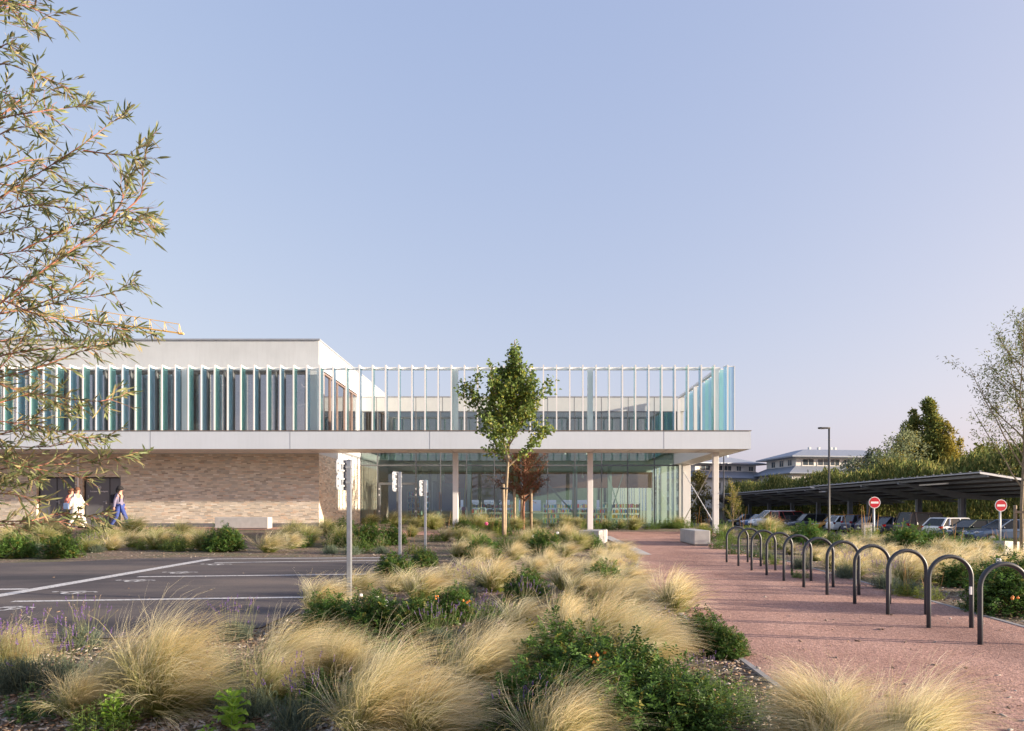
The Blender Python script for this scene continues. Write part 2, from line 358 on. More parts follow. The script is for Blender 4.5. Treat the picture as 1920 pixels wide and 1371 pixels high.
def kerbline(name, pts, w, h, mat, label):
    m = MB()
    for (x0, y0), (x1, y1) in zip(pts[:-1], pts[1:]):
        n = max(1, int(math.hypot(x1-x0, y1-y0)/1.0))
        for k in range(n):
            ax, ay = x0+(x1-x0)*k/n, y0+(y1-y0)*k/n; bx, by = x0+(x1-x0)*(k+1-.008)/n, y0+(y1-y0)*(k+1-.008)/n
            m.bar((ax, ay, gz(ax, ay)+(h/2-.03 if h > .3 else .022-h/2)), (bx, by, gz(bx, by)+(h/2-.03 if h > .3 else .022-h/2)), w, h)
    o = m.build(name, mat); tag(o, label, 'edging'); return o
kerbline('path_edging', [(2.0, 2), (2.0, 8), (2.0, 12.5), (2.75, 16.6), (2.98, 17.8)], .05, .11, M['kerb'], 'thin concrete edging on the planted left side of the red gravel path')
kerbline('path_edging', [(5.65, 4), (5.72, 7), (5.95, 11), (6.2, 16), (6.2, 22.8)], .06, .09, M['kerb'], 'thin concrete edging on the right side of the red path behind the bicycle hoops')
tag(sheet('stone_slab_strip', [(3.0, 18.0), (3.34, 18.05), (3.36, 27), (3.02, 27)], .021, M['conc']), 'flat strip of pale concrete slabs bordering the red path beside the left bench', 'paving slabs')
kerbline('kerb', [(14.2, 20.5), (17.6, 22.6)], .28, .42, M['conc'], 'pale concrete kerb block among the plants right of the path')
# white road markings
mk = []
def paint_strip(a, b, w, name, label, group):
    a = Vector((*a, 0)); b = Vector((*b, 0)); d = (b-a).normalized(); u = Vector((-d.y, d.x, 0))*w/2
    o = sheet(name, [tuple((a-u)[:2]), tuple((b-u)[:2]), tuple((b+u)[:2]), tuple((a+u)[:2])], .017, M['paint']); tag(o, kind='structure')
paint_strip((-7.4, 9.85), (-3.1, 10.3), .13, 'bay_marking', '', '')
paint_strip((-7.35, 12.95), (-3.1, 13.4), .13, 'bay_marking', '', '')
paint_strip((-7.2, 15.8), (-3.1, 16.45), .12, 'bay_marking', '', '')
paint_strip((-7.75, 16.75), (-3.12, 17.2), .13, 'bay_marking', '', '')
paint_strip((-8.15, 8.6), (-7.72, 16.8), .26, 'lane_marking', '', '')
paint_strip((-14, 10.75), (-8.18, 11.2), .16, 'bay_marking', '', '')
def wheelchair(cx, cy, s):
    bm = MB(); z = 0
    def T(u, v): # icon drawn lying on its side: head towards -X
        return (cx+u*s, cy+v*s)
    def seg(a, b, w):
        ax, ay = T(*a); bx, by = T(*b); d = Vector((bx-ax, by-ay)); d.normalize(); n = Vector((-d.y, d.x))*w*s/2
        q = [(ax-n.x, ay-n.y), (bx-n.x, by-n.y), (bx+n.x, by+n.y), (ax+n.x, ay+n.y)]
        bm.add([(x, y, gz(x, y)+.0175) for x, y in q], [(0, 1, 2, 3)])
    pts = [(-.05+.42*math.cos(a), -.05+.42*math.sin(a)) for a in [R(t) for t in range(60, 361, 25)]]
    for a, b in zip(pts[:-1], pts[1:]): seg(a, b, .12)
    seg((-.75, .12), (0.05, .10), .14); seg((.05, .12), (.1, -.35), .13) ; seg((-.35, .1), (-.35, -.25), .1); seg((.0, .14), (.55, .2), .13); seg((.55, .2), (.75, .05), .12)
    hx = [(-.95+.13*math.cos(a), .15+.13*math.sin(a)) for a in [R(t) for t in range(0, 360, 45)]]
    bm.add([(T(*p)[0], T(*p)[1], gz(*T(*p))+.0175) for p in hx], [tuple(range(8))])
    o = bm.build('disabled_bay_symbol', M['paint']); tag(o, kind='structure')
for px, py in ((20, 1143), (144, 1113), (258, 1091), (341, 1075.5), (409, 1060)):
    x, y = G(px, py); wheelchair(x, y, .40)
# ---------------- library building ----------------
B = empty('library_building', (0, 30, .5), label='long white two-storey library with brick ground floor, glazed hall and coloured glass fins', cat='building')
def bpart(m, name, mat, label=None, parent=B, **kw):
    o = m.build(name, mat, **kw); o.parent = parent
    if parent is B: o.location = (0, -30, -.5)
    if label: o['label'] = label
    return o
YW = 30.1; XS = -9.1; ZP = 8.99; XL = -42.0
# brick ground floor with two door recesses
d1 = (-21.55, -19.86); d2 = (-19.53, -17.84); DZ = 2.97; zb = .3
m = MB()
m.box(XL, d1[0], YW, YW+.35, zb, 3.98); m.box(d1[1], d2[0], YW, YW+.35, zb, 3.98); m.box(d2[1], XS, YW, YW+.35, zb, 3.98)
m.box(d1[0], d1[1], YW, YW+.35, DZ, 3.98); m.box(d2[0], d2[1], YW, YW+.35, DZ, 3.98)
m.box(XS-.35, XS, YW+.35, 37.7, zb, 3.98)
o = bpart(m, 'brick_wall', M['brick']); uv_box(o)
m = MB(); m.box(d2[1]+.02, XS+.012, YW-.012, YW, .3, .93); bpart(m, 'plinth', M['door'])
for (a, b_), has in ((d1, 0), (d2, 1)):
    m = MB(); zf = gz(a, 29.9)+.06
    m.box(a, b_, YW+.16, YW+.2, zf-.3, DZ); D = bpart(m, 'door', M['door'], 'dark grey double metal door with white lettering' if has else 'dark grey double metal door without lettering')
    sp = a+.80 if not has else a+1.12
    m = MB(); m.box(a, a+.05, YW+.13, YW+.16, zf, DZ); m.box(b_-.05, b_, YW+.13, YW+.16, zf, DZ); m.box(a+.05, b_-.05, YW+.13, YW+.16, DZ-.05, DZ); m.box(sp-.012, sp+.012, YW+.145, YW+.16, zf, DZ-.05)
    bpart(m, 'door_frame', M['black'], parent=D)
    hx = sp+.12 if not has else sp-.14
    m = MB(); m.box(hx-.02, hx+.02, YW+.10, YW+.16, zf+.98, zf+1.12); m.box(hx-.13, hx+.02, YW+.085, YW+.105, zf+1.06, zf+1.085); bpart(m, 'door_handle', M['galvp'], parent=D)
    m = MB(); m.box(a+.17, a+.20, YW+.12, YW+.16, zf+1.25, zf+1.37); bpart(m, 'hinge', M['galvp'], parent=D)
    if has:
        cx_, cz_ = (184.6-CX)/F*30.2, 1.5+(957-914.6)/F*30.2
        m = MB(); pts = [(cx_+.085*math.cos(R(t)), YW+.15, cz_+.075*math.sin(R(t))) for t in range(30, 331, 20)]; m.tube(pts, .011, 5); m.box(cx_-.05, cx_+.09, YW+.145, YW+.155, cz_-.01, cz_+.012); bpart(m, 'door_symbol', M['signwhite'], parent=D)
        cu = bpy.data.curves.new('lettering', 'FONT'); cu.body = 'Locaux techniques'; cu.size = .105; cu.align_x = 'CENTER'; cu.extrude = .004
        t0 = link(bpy.data.objects.new('lettering', cu)); bpy.context.view_layer.update(); me_ = bpy.data.meshes.new_from_object(t0.evaluated_get(bpy.context.evaluated_depsgraph_get())); bpy.data.objects.remove(t0); t = link(bpy.data.objects.new('lettering', me_)); t.data.materials.clear(); t.data.materials.append(M['signwhite']); t.parent = D; t.location = (cx_, YW+.15, cz_-.19); t.rotation_euler = (R(90), 0, 0)
m = MB(); m.tube([(-19.68, YW-.05, gz(-19.7, 30)), (-19.68, YW-.05, 3.98)], .045, 10)
for z in (1.4, 2.4, 3.4): m.box(-19.74, -19.62, YW-.06, YW, z, z+.03)
bpart(m, 'downpipe', M['white'])
# upper white walls
m = MB()
m.box(XL, XS, YW, YW+.35, 7.79, ZP); m.box(XS-.4, XS, YW, YW+.35, 4.76, 7.79)
m.box(XL, XS-.4, YW, YW+.35, 3.98, 4.86); m.box(XS-.4, XS, YW, YW+.35, 3.98, 4.76)
m.box(XS-.35, XS, YW+.35, 62, 7.79, ZP); m.box(XS-.35, XS, YW+.35, 37.7, 3.98, 4.86)
m.box(XS-.35, XS, YW+.35, YW+.75, 4.86, 7.79); m.box(XS-.35, XS, 36.95, 62, 4.86, 7.79)
m.box(XL, XS-.35, YW+.35, 62, 8.4, 8.6); m.box(XL, XS, 62, 62.3, .5, ZP)
bpart(m, 'upper_wall', M['render'])
m = MB(); m.box(XL, XS+.05, YW-.05, YW+.4, ZP, ZP+.07); m.box(XS-.38, XS+.05, YW+.4, 62.3, ZP, ZP+.07); bpart(m, 'coping', M['coping'])
# ribbon windows, front left
x = XS-.45; k = 0
while x > -26:
    x2 = x-1.128; m = MB(); m.box(x2, x, YW+.16, YW+.19, 4.86, 7.72)
    wdo = bpart(m, 'window', M['gl_left'])
    m = MB(); m.box(x-.03, x+.03, YW+.06, YW+.16, 4.86, 7.72); m.box(x2+.03, x-.03, YW+.08, YW+.16, 7.64, 7.72); m.box(x2+.03, x-.03, YW+.08, YW+.16, 4.86, 4.93)
    if k % 2: m.box(x-.40, x-.33, YW+.05, YW+.15, 4.93, 7.64)
    bpart(m, 'window_frame', M['frame'], parent=wdo)
    x = x2; k += 1
# side windows
ys = [30.85, 31.9, 33.1, 34.5, 35.2, 35.9, 36.95]
for a, b_ in zip(ys[:-1], ys[1:]):
    m = MB(); m.box(XS-.07, XS-.05, a, b_, 4.86, 7.72); wdo = bpart(m, 'window', M['gl_left'])
    m = MB(); m.box(XS-.05, XS+.01, a, a+.06, 4.86, 7.72); m.box(XS-.05, XS+.01, a+.06, b_, 7.65, 7.72); bpart(m, 'window_frame', M['bronze'], parent=wdo)
# rooms behind the windows
m = MB(); m.box(XL, XS-.4, YW+.4, 37.5, 4.3, 4.6); bpart(m, 'room_floor', M['floorin'])
m = MB(); m.box(XL, XS-.4, 36.9, 37.1, 4.6, 8.3); bpart(m, 'room_wall', M['room'])
m = MB(); m.box(XL, XS-.4, YW+.4, 36.9, 7.9, 8.0); bpart(m, 'room_ceiling', M['room'])
# canopy ring
YF = 28.0; ZS = 4.016; ZT = 4.76; XR = 9.25
m = MB(); m.box(XL, XR, YF, YF+.06, ZS, ZT-.02)
for xx in [(px-CX)/F*28 for px in (20, 282, 544, 806, 1245)]: m.box(xx-.005, xx+.005, YF-.004, YF, ZS, ZT-.02, 1)
m.box(XR-.06, XR, YF+.06, 38.2, ZS, ZT-.02)
bpart(m, 'canopy_fascia', [M['fascia'], M['frame']])
m = MB(); m.box(XL, XS, YF+.06, YW, ZS+.002, ZS+.05); m.box(XS, XR-.06, YF+.06, 29.95, ZS+.002, ZS+.05); m.box(8.3, XR-.06, 29.95, 38.2, ZS+.002, ZS+.05)
for k in range(12): m.box(XS+k*1.5, XS+k*1.5+.012, YF+.06, 29.9, ZS-.002, ZS+.002, 1)
bpart(m, 'canopy_soffit', [M['white'], M['frame']])
m = MB(); m.box(XL, XR+.03, YF-.03, YW, ZT, ZT+.02); m.box(8.0, XR+.03, YW, 38.2, ZT, ZT+.02); bpart(m, 'canopy_lip', M['lip'])
m = MB(); m.box(XS, 8.3, 29.95, 30.05, ZS+.1, ZT); m.box(8.2, 8.3, 30.05, 38, ZS, ZT); bpart(m, 'canopy_beam', M['white'])
m = MB(); m.box(XL, -11.3, 28.9, 28.96, ZS-.02, ZS); bpart(m, 'soffit_light_strip', M['signwhite'])
# columns
CXS = [-3.05, 2.83, 8.31]
for xx in CXS:
    m = MB(); m.box(xx-.115, xx+.115, 29.72, 29.95, gz(xx, 29.8)-.1, ZS); bpart(m, 'column', M['white'], bevel=.01)
for xx in [-20.7, -14.85, -8.96]+CXS:
    m = MB(); m.box(xx-.115, xx+.115, 29.72, 29.95, ZT+.02, 7.62); bpart(m, 'upper_column', M['white'])
m = MB(); m.box(8.56, 8.98, 37.1, 37.5, .3, ZS); bpart(m, 'column', M['white'], bevel=.01)
for yy in (33.6, 37.2):
    m = MB(); m.box(8.3, 8.46, yy, yy+.16, ZT+.02, 7.62); bpart(m, 'upper_column', M['white'])
# screen rail and glass fins
m = MB(); m.box(-26, 8.5, 29.72, 29.86, 7.62, 7.73); m.box(8.36, 8.5, 29.86, 37.4, 7.62, 7.73)
for k in range(-14, 49, 1): xx = -18.40+.564*k; m.bar((xx, 29.5, 7.66), (xx+.12, 29.8, 7.66), .02, .03)
bpart(m, 'screen_rail', M['white'])
rng = random.Random(4)
for k in range(-14, 49):
    xx = -18.40+.564*k
    m = MB(); m.box(xx-.009, xx+.009, 29.26, 29.72, ZT+.03, 7.70)
    f = bpart(m, 'glass_fin', M['fb'] if k % 2 == 0 else M['fg'], 'blue glass fin' if k % 2 == 0 else 'green glass fin')
    m = MB(); m.box(xx-.028, xx+.028, 29.235, 29.26, ZT+.03, 7.735); m.box(xx-.014, xx+.014, 29.26, 29.7, 7.70, 7.735); bpart(m, 'fin_frame', M['white'], parent=f)
for j in range(13):
    yy = 29.5+.6*j
    m = MB(); m.box(8.56, 9.02, yy-.009, yy+.009, ZT+.03, 7.70)
    f = bpart(m, 'glass_fin', M['fb'] if j % 2 == 0 else M['fg'], 'blue glass fin on the side' if j % 2 == 0 else 'green glass fin on the side')
    m = MB(); m.box(9.02, 9.05, yy-.028, yy+.028, ZT+.03, 7.735); m.box(8.56, 9.02, yy-.014, yy+.014, 7.70, 7.735); bpart(m, 'fin_frame', M['white'], parent=f)
# bracing rods between the corner columns
m = MB(); m.tube([(8.40, 30.0, 3.72), (8.62, 37.2, .9)], .026, 6); m.tube([(8.40, 30.0, .75), (8.62, 37.2, 3.6)], .026, 6); bpart(m, 'bracing_rod', M['white'])
# courtyard hall volume
YH = 37.7; XH = 8.8; ZR = 7.74
m = MB(); m.box(XS, XH, YH, YH+.3, 6.97, ZR)
for px in (706, 780, 830, 880, 927, 977, 1027, 1077, 1128, 1178, 1227): xx = (px-CX)/F*YH; m.box(xx-.012, xx+.012, YH-.004, YH, 6.97, ZR, 1)
bpart(m, 'parapet_band', [M['band'], M['frame']])
m = MB(); m.box(XS, XH, YH-.02, YH+.32, ZR, ZR+.06); bpart(m, 'coping', M['coping'])
m = MB(); m.box(XS, XH, YH+.3, 70, 7.3, 7.45); m.box(XS-.3, XH, 69.7, 70, 4.3, 7.3); m.box(XH-.2, XH, YH+.3, 69.7, 4.6, 7.3); bpart(m, 'hall_roof', M['band'])
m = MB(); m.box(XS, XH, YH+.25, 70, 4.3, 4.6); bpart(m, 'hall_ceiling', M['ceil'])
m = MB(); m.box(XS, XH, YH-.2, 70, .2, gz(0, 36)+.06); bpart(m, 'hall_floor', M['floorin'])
mull = [676, 708, 780, 826, 875, 927, 977, 1027, 1078, 1128, 1177, 1227, 1273]
for (pa, pb) in zip(mull[:-1], mull[1:]):
    xa, xb = (pa-CX)/F*YH+.025, (pb-CX)/F*YH-.025
    zb_ = gz(0, 37.5)+.06
    if pa == 708: zb_ = 3.03
    m = MB(); m.box(xa, xb, YH, YH+.03, zb_, 3.94); m.box(xa, xb, YH, YH+.03, 4.02, 4.72); g = bpart(m, 'hall_window', M['gl_hall'])
    m = MB(); m.box(xa-.05, xa, YH-.06, YH+.06, gz(0, 37.5), 6.97); m.box(xa, xb, YH-.05, YH+.05, 3.94, 4.02); m.box(xa, xb, YH-.05, YH+.05, 4.72, 4.78); bpart(m, 'window_frame', M['frame'], parent=g)
    m = MB(); m.box(xa, xb, YH, YH+.03, 4.78, 6.97); g = bpart(m, 'upper_window', M['gl_up'])
    m = MB(); m.box(xa, xb, YH-.04, YH+.04, 6.92, 6.97); m.box(xa, xb, YH-.04, YH+.04, 4.78, 4.86); bpart(m, 'window_frame', M['frame'], parent=g)
# upper room
m = MB(); m.box(XS, XH, 42, 42.1, 4.6, 7.3); bpart(m, 'room_wall', M['room'])
m = MB()
for px in (745, 800, 860, 910, 960, 1010, 1060, 1100, 1150, 1205, 1250):
    xx = (px-CX)/F*39; m.box(xx-.05, xx+.05, 38.9, 39, 4.6, 7.3)
m.bar(((1040-CX)/F*38.6, 38.6, 5.6), ((1075-CX)/F*38.6, 38.6, 7.1), .1); bpart(m, 'curtain_post', M['white'])
# interior columns, bracing, right glazed side with fins
for px in (880, 1078):
    xx = (px-CX)/F*38.3; m = MB(); m.box(xx-.13, xx+.13, 38.2, 38.45, .5, 4.3); bpart(m, 'hall_column', M['band'])
for yy in (42, 46.5, 51):
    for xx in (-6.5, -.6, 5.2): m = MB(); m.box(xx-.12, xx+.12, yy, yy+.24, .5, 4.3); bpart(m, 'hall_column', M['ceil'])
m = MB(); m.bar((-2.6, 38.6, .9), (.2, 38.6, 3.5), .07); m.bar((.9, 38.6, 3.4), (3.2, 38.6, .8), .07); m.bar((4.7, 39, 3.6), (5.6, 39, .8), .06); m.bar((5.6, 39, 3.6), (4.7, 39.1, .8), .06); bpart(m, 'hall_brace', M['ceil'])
for j in range(24):
    yy = 38.4+j*1.3; m = MB(); wf = .34 if j % 4 == 3 else .12; m.box(XH-.03-wf, XH-.03, yy, yy+.12, .5, 4.3); bpart(m, 'side_fin', M['white'])
m = MB(); m.box(XH-.02, XH, YH+.3, 70, .5, 4.3); bpart(m, 'side_glazing', M['gl_side'])
m = MB(); m.box(-5.2, 8.2, 44, 44.3, 2.95, 3.95); bpart(m, 'bulkhead', M['inbrown'])
m = MB(); m.box(-9, 8.4, 66, 66.2, .6, 1.3); m.box(-9, 8.4, 66, 66.2, 2.5, 4.3)
for k in range(12): m.box(-9+k*1.5, -8.5+k*1.5, 66, 66.2, 1.3, 2.5)
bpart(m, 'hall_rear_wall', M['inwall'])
m = MB(); m.box(-6.35, -4.75, 50, 50.1, 1.55, 2.85); bpart(m, 'wall_panel', M['inorange'])
m = MB(); m.box(-9, -7.6, 40.5, 40.6, .6, 3.4); m.box(-4.9, -4.2, 40, 40.3, .6, 3.1); bpart(m, 'partition', M['door'])
m = MB(); m.box(-8.1, -7.98, 37.62, 37.8, .6, 3.03); m.box(-6.1, -5.98, 37.62, 37.8, .6, 3.03); m.box(-7.98, -6.1, 37.62, 37.8, 2.9, 3.03); m.box(-7.1, -6.98, 37.64, 37.78, .6, 2.9)
E = bpart(m, 'entrance_frame', M['frame'])
m = MB(); m.box(-7.98, -7.1, 37.7, 37.72, .6, 2.9); m.box(-6.98, -6.1, 37.7, 37.72, .6, 2.9); bpart(m, 'door_pane', M['gl_hall'], parent=E)
m = MB()
for xx, sgn in ((-8.04, 1), (-6.04, -1)):
    for z in (1.45, 2.35, 2.68): m.add([(xx-.04*sgn, 37.61, z-.07), (xx+.05*sgn, 37.61, z), (xx-.04*sgn, 37.61, z+.07)], [(0, 1, 2)])
bpart(m, 'triangle_stickers', M['signwhite'], parent=E)
m = MB()
for xx, z in ((-6.6, 3.82), (-4.9, 3.5), (-1.4, 3.6), (3.4, 3.5), (-2.4, 3.75)): m.ball((xx, 40.5, z), .07, .07, .09, n=8, k=6); m.tube([(xx, 40.5, z+.08), (xx, 40.5, 4.3)], .01, 4)
bpart(m, 'spotlight', M['signwhite'])
m = MB()
for px, z in ((520, 7.4), (566, 7.35), (470, 7.2), (415, 7.45), (360, 7.3)):
    xx = (px-CX)/F*32.5; m.prism([(xx+.16*math.cos(R(a)), 32.5+.16*math.sin(R(a))) for a in range(0, 360, 40)], z, z+.06); m.tube([(xx, 32.5, z+.06), (xx, 32.5, 7.9)], .012, 4)
bpart(m, 'pendant_lamp', M['signwhite'])
m = MB(); m.bar((-3.55, 38.9, 1.2), (-3.3, 38.9, 4.2), .05); bpart(m, 'yellow_banner', pbr('yellow_cloth', (.6, .5, .05), .7)); m = MB(); m.box(-3.62, -3.42, 38.8, 38.95, .9, 1.7); bpart(m, 'red_post', pbr('red_enamel', (.5, .03, .03), .4))
# furniture inside the hall
cols = [pbr('book_%s' % n, c, .6) for n, c in (('red', (.5, .06, .04)), ('teal', (.05, .3, .35)), ('cream', (.7, .66, .5)), ('blue', (.08, .18, .5)), ('yellow', (.6, .42, .05)), ('dark', (.04, .04, .05)))]
def shelf(x0, y0, w, rows, label, s):
    r = random.Random(s); T = empty('bookshelf', (x0, y0, .62), label=label, cat='bookshelf', group='bookshelves seen through the hall glass')
    m = MB(); hh = rows*.34
    m.box(0, .03, 0, .3, 0, hh); m.box(w-.03, w, 0, .3, 0, hh)
    for k in range(rows+1): m.box(.03, w-.03, 0, .3, k*.34, k*.34+.025)
    m.build('shelf_frame', M['band'], T)
    for k in range(rows):
        m = MB(); x = .05
        while x < w-.08:
            t = r.uniform(.02, .05); h = r.uniform(.2, .29); m.box(x, x+t, .02, .24, k*.34+.027, k*.34+h, r.randrange(6)); x += t+.002
        m.build('book_row', cols, T)
shelf(-6.95, 40.2, .75, 6, 'tall bookshelf of bright books seen through the entrance doors', 1)
shelf(-5.85, 39.2, .35, 6, 'narrow bookshelf just right of the entrance frame', 2)
for sx_, sy_, w_, r_, l_ in ((-3.6, 46, 3.0, 4, 'long dark row of books behind the left interior column'), (1.2, 46.5, 3.4, 4, 'long row of books behind the tables'), (5.0, 45, 2.6, 4, 'row of books near the right interior columns'), (-4.0, 41.5, 1.6, 3, 'low shelf of books behind the left canopy column'), (3.4, 43.2, 1.8, 3, 'low shelf of books right of the white tables')): shelf(sx_, sy_, w_, r_, l_, int(sx_*10)+90)
shelf(-5.1, 43, 2.2, 3, 'low bookshelf inside in front of the orange panel', 3)
def table(x0, y0, label):
    T = empty('table', (x0, y0, .62), label=label, cat='table', group='tables inside the hall')
    m = MB(); m.box(-.9, .9, -.4, .4, .71, .74); m.build('tabletop', M['signwhite'], T)
    for sx in (-.8, .8):
        for sy in (-.33, .33): m = MB(); m.box(sx-.02, sx+.02, sy-.02, sy+.02, 0, .71); m.build('leg', M['frame'], T)
table(.6, 41, 'white table inside the hall behind the red tree'); table(2.9, 41.5, 'white table inside the hall right of the red tree'); table(-1.9, 41.2, 'white table inside the hall left of the young tree')
# ---------------- street furniture ----------------
def bench(px, py, d, L, Wd, H, rz, label):
    x, y = (px-CX)/F*d, d; T = empty('concrete_bench', (x, y, gz(x, y)), rz, label, 'bench', 'concrete block benches')
    m = MB(); m.box(-L/2, L/2, -Wd/2, Wd/2, .04, H); m.build('bench_block', M['conc'], T, bevel=.02)
    m = MB(); m.box(-L/2+.05, L/2-.05, -Wd/2+.05, Wd/2-.05, -.1, .04); m.build('base', M['kerb'], T)
bench(457, 984, 28.4, 2.2, .5, .5, 0, 'pale concrete block bench in front of the brick wall, left of the sign posts')
bench(1113, 1010, 22.6, 1.5, .66, .46, R(73), 'pale concrete block bench half hidden by roses at the left edge of the red path')
T_ = bench(1302, 1010, 22.5, 2.3, .5, .48, R(88), 'pale concrete block bench on the right side of the red path by the corner column')

# bicycle hoops
def hoop(x, y, i, label):
    T = empty('bicycle_hoop', (x, y, gz(x, y)), 0, label, 'bicycle rack', 'row of bicycle hoops beside the path')
    w = .245; h = .835; pts = [(-w, 0, -.1), (-w, 0, .3), (-w, 0, h-w)]+[(-w*math.cos(R(a)), 0, h-w+w*math.sin(R(a))) for a in range(10, 180, 10)]+[(w, 0, h-w), (w, 0, .3), (w, 0, -.1)]
    m = MB(); m.tube(pts, .0245, 14); m.build('hoop_tube', M['hoop'], T, smooth=True)
    if i == 1: m = MB(); m.box(w-.027, w-.008, -.027, .0, .40, .49); m.build('sticker', M['signwhite'], T)
hl = ['nearest hoop, partly cut off at the right edge', 'second nearest hoop, with a small white sticker on its right leg', 'third nearest hoop', 'fourth nearest hoop', 'fifth nearest hoop', 'sixth hoop, middle of the row', 'fifth hoop from the far end', 'fourth hoop from the far end', 'third hoop from the far end', 'second hoop from the far end', 'farthest hoop, next to the bench']
lefts = [1838, 1742.7, 1663, 1604, 1550, 1507, 1472, 1438.5, 1409, 1383.5, 1361]
for i in range(11):
    d = 6.95+i*.895; hoop((4.63+.245+.006*i), d, i, 'dark steel bicycle hoop, '+hl[i])

# parking sign posts
def symbol_wheelchair(m, u0, v0, s, to3):
    def seg(a, b, w):
        m.bar(to3(u0+a[0]*s, v0+a[1]*s), to3(u0+b[0]*s, v0+b[1]*s), w*s, w*s)
    pts = [(.42*math.cos(R(t)), -.2+.42*math.sin(R(t))) for t in range(100, 380, 28)]
    for a, b in zip(pts[:-1], pts[1:]): seg(a, b, .12)
    seg((-.05, .75), (0, .1), .14); seg((0, .1), (.5, .1), .13); seg((.5, .1), (.7, -.5), .13); seg((0, .45), (.4, .45), .1)
def sign_post(px, py, top, label):
    d = 1920/(py-935); x = (px-CX)/F*d; z0 = gz(x, d); zt = 1.5+(HY-top)/F*d-z0
    T = empty('parking_sign', (x, d, z0), 0, label, 'parking sign', 'sign posts of the disabled parking bays')
    m = MB(); m.box(-.031, .031, -.034, .034, -.2, zt-.02); m.box(-.033, .033, -.036, .036, zt-.02, zt); m.build('pole', M['galv'], T, bevel=.006)
    A = R(128)   # panel normal turned towards the parking bays
    nrm = Vector((math.cos(R(205)), math.sin(R(205)), 0)); tan = Vector((-nrm.y, nrm.x, 0))
    nrm = Vector((-math.cos(R(22)), math.sin(R(22)), 0)); tan = Vector((nrm.y, -nrm.x, 0))
    if tan.y < 0: tan = -tan
    c0 = Vector((-.075, .01, 0))
    for k, (zc, hh) in enumerate(((zt-.11, .2), (zt-.325, .2))):
        Wp = .17 if k == 0 else .17
        c = c0+Vector((0, 0, zc)); r_ = .035
        out = []
        for (sx, sy, a0) in ((1, 1, 0), (-1, 1, 90), (-1, -1, 180), (1, -1, 270)):
            for a in (0, 30, 60, 90): out.append((sx*(Wp-r_)+r_*math.cos(R(a0+a)), sy*(hh/2-r_)+r_*math.sin(R(a0+a))))
        n = len(out)
        f = [c+tan*u+Vector((0, 0, v))+nrm*.012 for u, v in out]; bk = [c+tan*u+Vector((0, 0, v))-nrm*.012 for u, v in out]
        m = MB(); m.add(f+bk, [tuple(range(n)), tuple(range(n, 2*n))]+[(i, (i+1) % n, n+(i+1) % n, n+i) for i in range(n)])
        pn = m.build('sign_panel', M['galv'], T)
        m = MB(); fr_ = [p+nrm*.0015 for p in f]; m.add(fr_+f, [tuple(range(n))]+[(i, (i+1) % n, n+(i+1) % n, n+i) for i in range(n)]); m.build('sign_face', M['signblue'] if k == 0 else M['signwhite'], pn)
        m = MB(); ring = [c+tan*u+Vector((0, 0, v)) for u, v in out]; m.tube(ring+[ring[0]], .013, 6, caps=False)
        for vv in (-.05, .05): m.bar(c-tan*(Wp-.01)+Vector((0, 0, vv))-nrm*.022, c+tan*(Wp-.01)+Vector((0, 0, vv))-nrm*.022, .012, .022)
        for uu in (-.08, .08): m.bar(c+tan*uu+Vector((0, 0, -.06))-nrm*.02, c+tan*uu+Vector((0, 0, .06))-nrm*.02, .02, .014)
        m.build('panel_frame', M['galvp'], pn)
        m = MB(); symbol_wheelchair(m, 0, 0, .085, lambda u, v: c+tan*u+Vector((0, 0, v))+nrm*.018); m.build('sign_symbol', M['signwhite'] if k == 0 else M['signblue'], pn)
        m = MB(); m.tube([(c.x-nrm.x*.02, c.y-nrm.y*.02, zc-.0), (-.0, 0, zc-.0)], .012, 6); m.box(-.040, .040, -.042, .042, zc-.015, zc+.015); m.build('clamp', M['galvp'], T)
sign_post(655, 1133, 862, 'galvanised parking sign post with two small panels, the nearest and tallest of three')
sign_post(750, 1061, 885, 'galvanised parking sign post with two small panels, the middle one of three')
sign_post(797.5, 1036, 901, 'galvanised parking sign post with two small panels, the farthest and smallest of three')

# no-entry signs
def no_entry(px, py, d, rpx, label):
    c = P(px, py, d); z0 = gz(c.x, d); T = empty('no_entry_sign', (c.x, d, z0), 0, label, 'road sign', 'no entry signs of the car park')
    r = rpx/F*d; zc = c.z-z0
    m = MB(); m.tube([(0, 0, -.2), (0, 0, zc+r*.8)], .045, 12); m.build('pole', M['galvp'], T, smooth=True)
    def disc(rr, y0, y1, mat, par, nm):
        m = MB(); m.prism([(rr*math.cos(R(a)), zc+rr*math.sin(R(a))) for a in range(0, 360, 10)], y0, y1, axis='y'); return m.build(nm, mat, par)
    D = disc(r, -.075, -.05, M['signwhite'], T, 'sign_disc'); disc(r*.9, -.079, -.075, M['signred'], D, 'red_field')
    m = MB(); m.box(-r*.66, r*.66, -.083, -.079, zc-r*.17, zc+r*.17); m.build('white_bar', M['signwhite'], D)
no_entry(1638.5, 942.5, 33, 10.8, 'round red no entry sign, the left one beside the dark lamp post')
no_entry(1875, 948, 33, 11.2, 'round red no entry sign, the right one next to the staked tree')
# small grey cabinet behind the left no-entry sign
x, y = (1625-CX)/F*32, 32
T = empty('utility_cabinet', (x, y, gz(x, y)), 0, 'small pale grey utility cabinet standing in the grasses beside the left no entry sign', 'cabinet')
m = MB(); m.box(-.2, .2, -.12, .12, -.05, 1.05); c_ = m.build('cabinet_body', M['conc'], T, bevel=.02); m = MB(); m.box(-.23, .23, -.15, .15, 1.05, 1.1); m.build('cabinet_lid', M['kerb'], T)

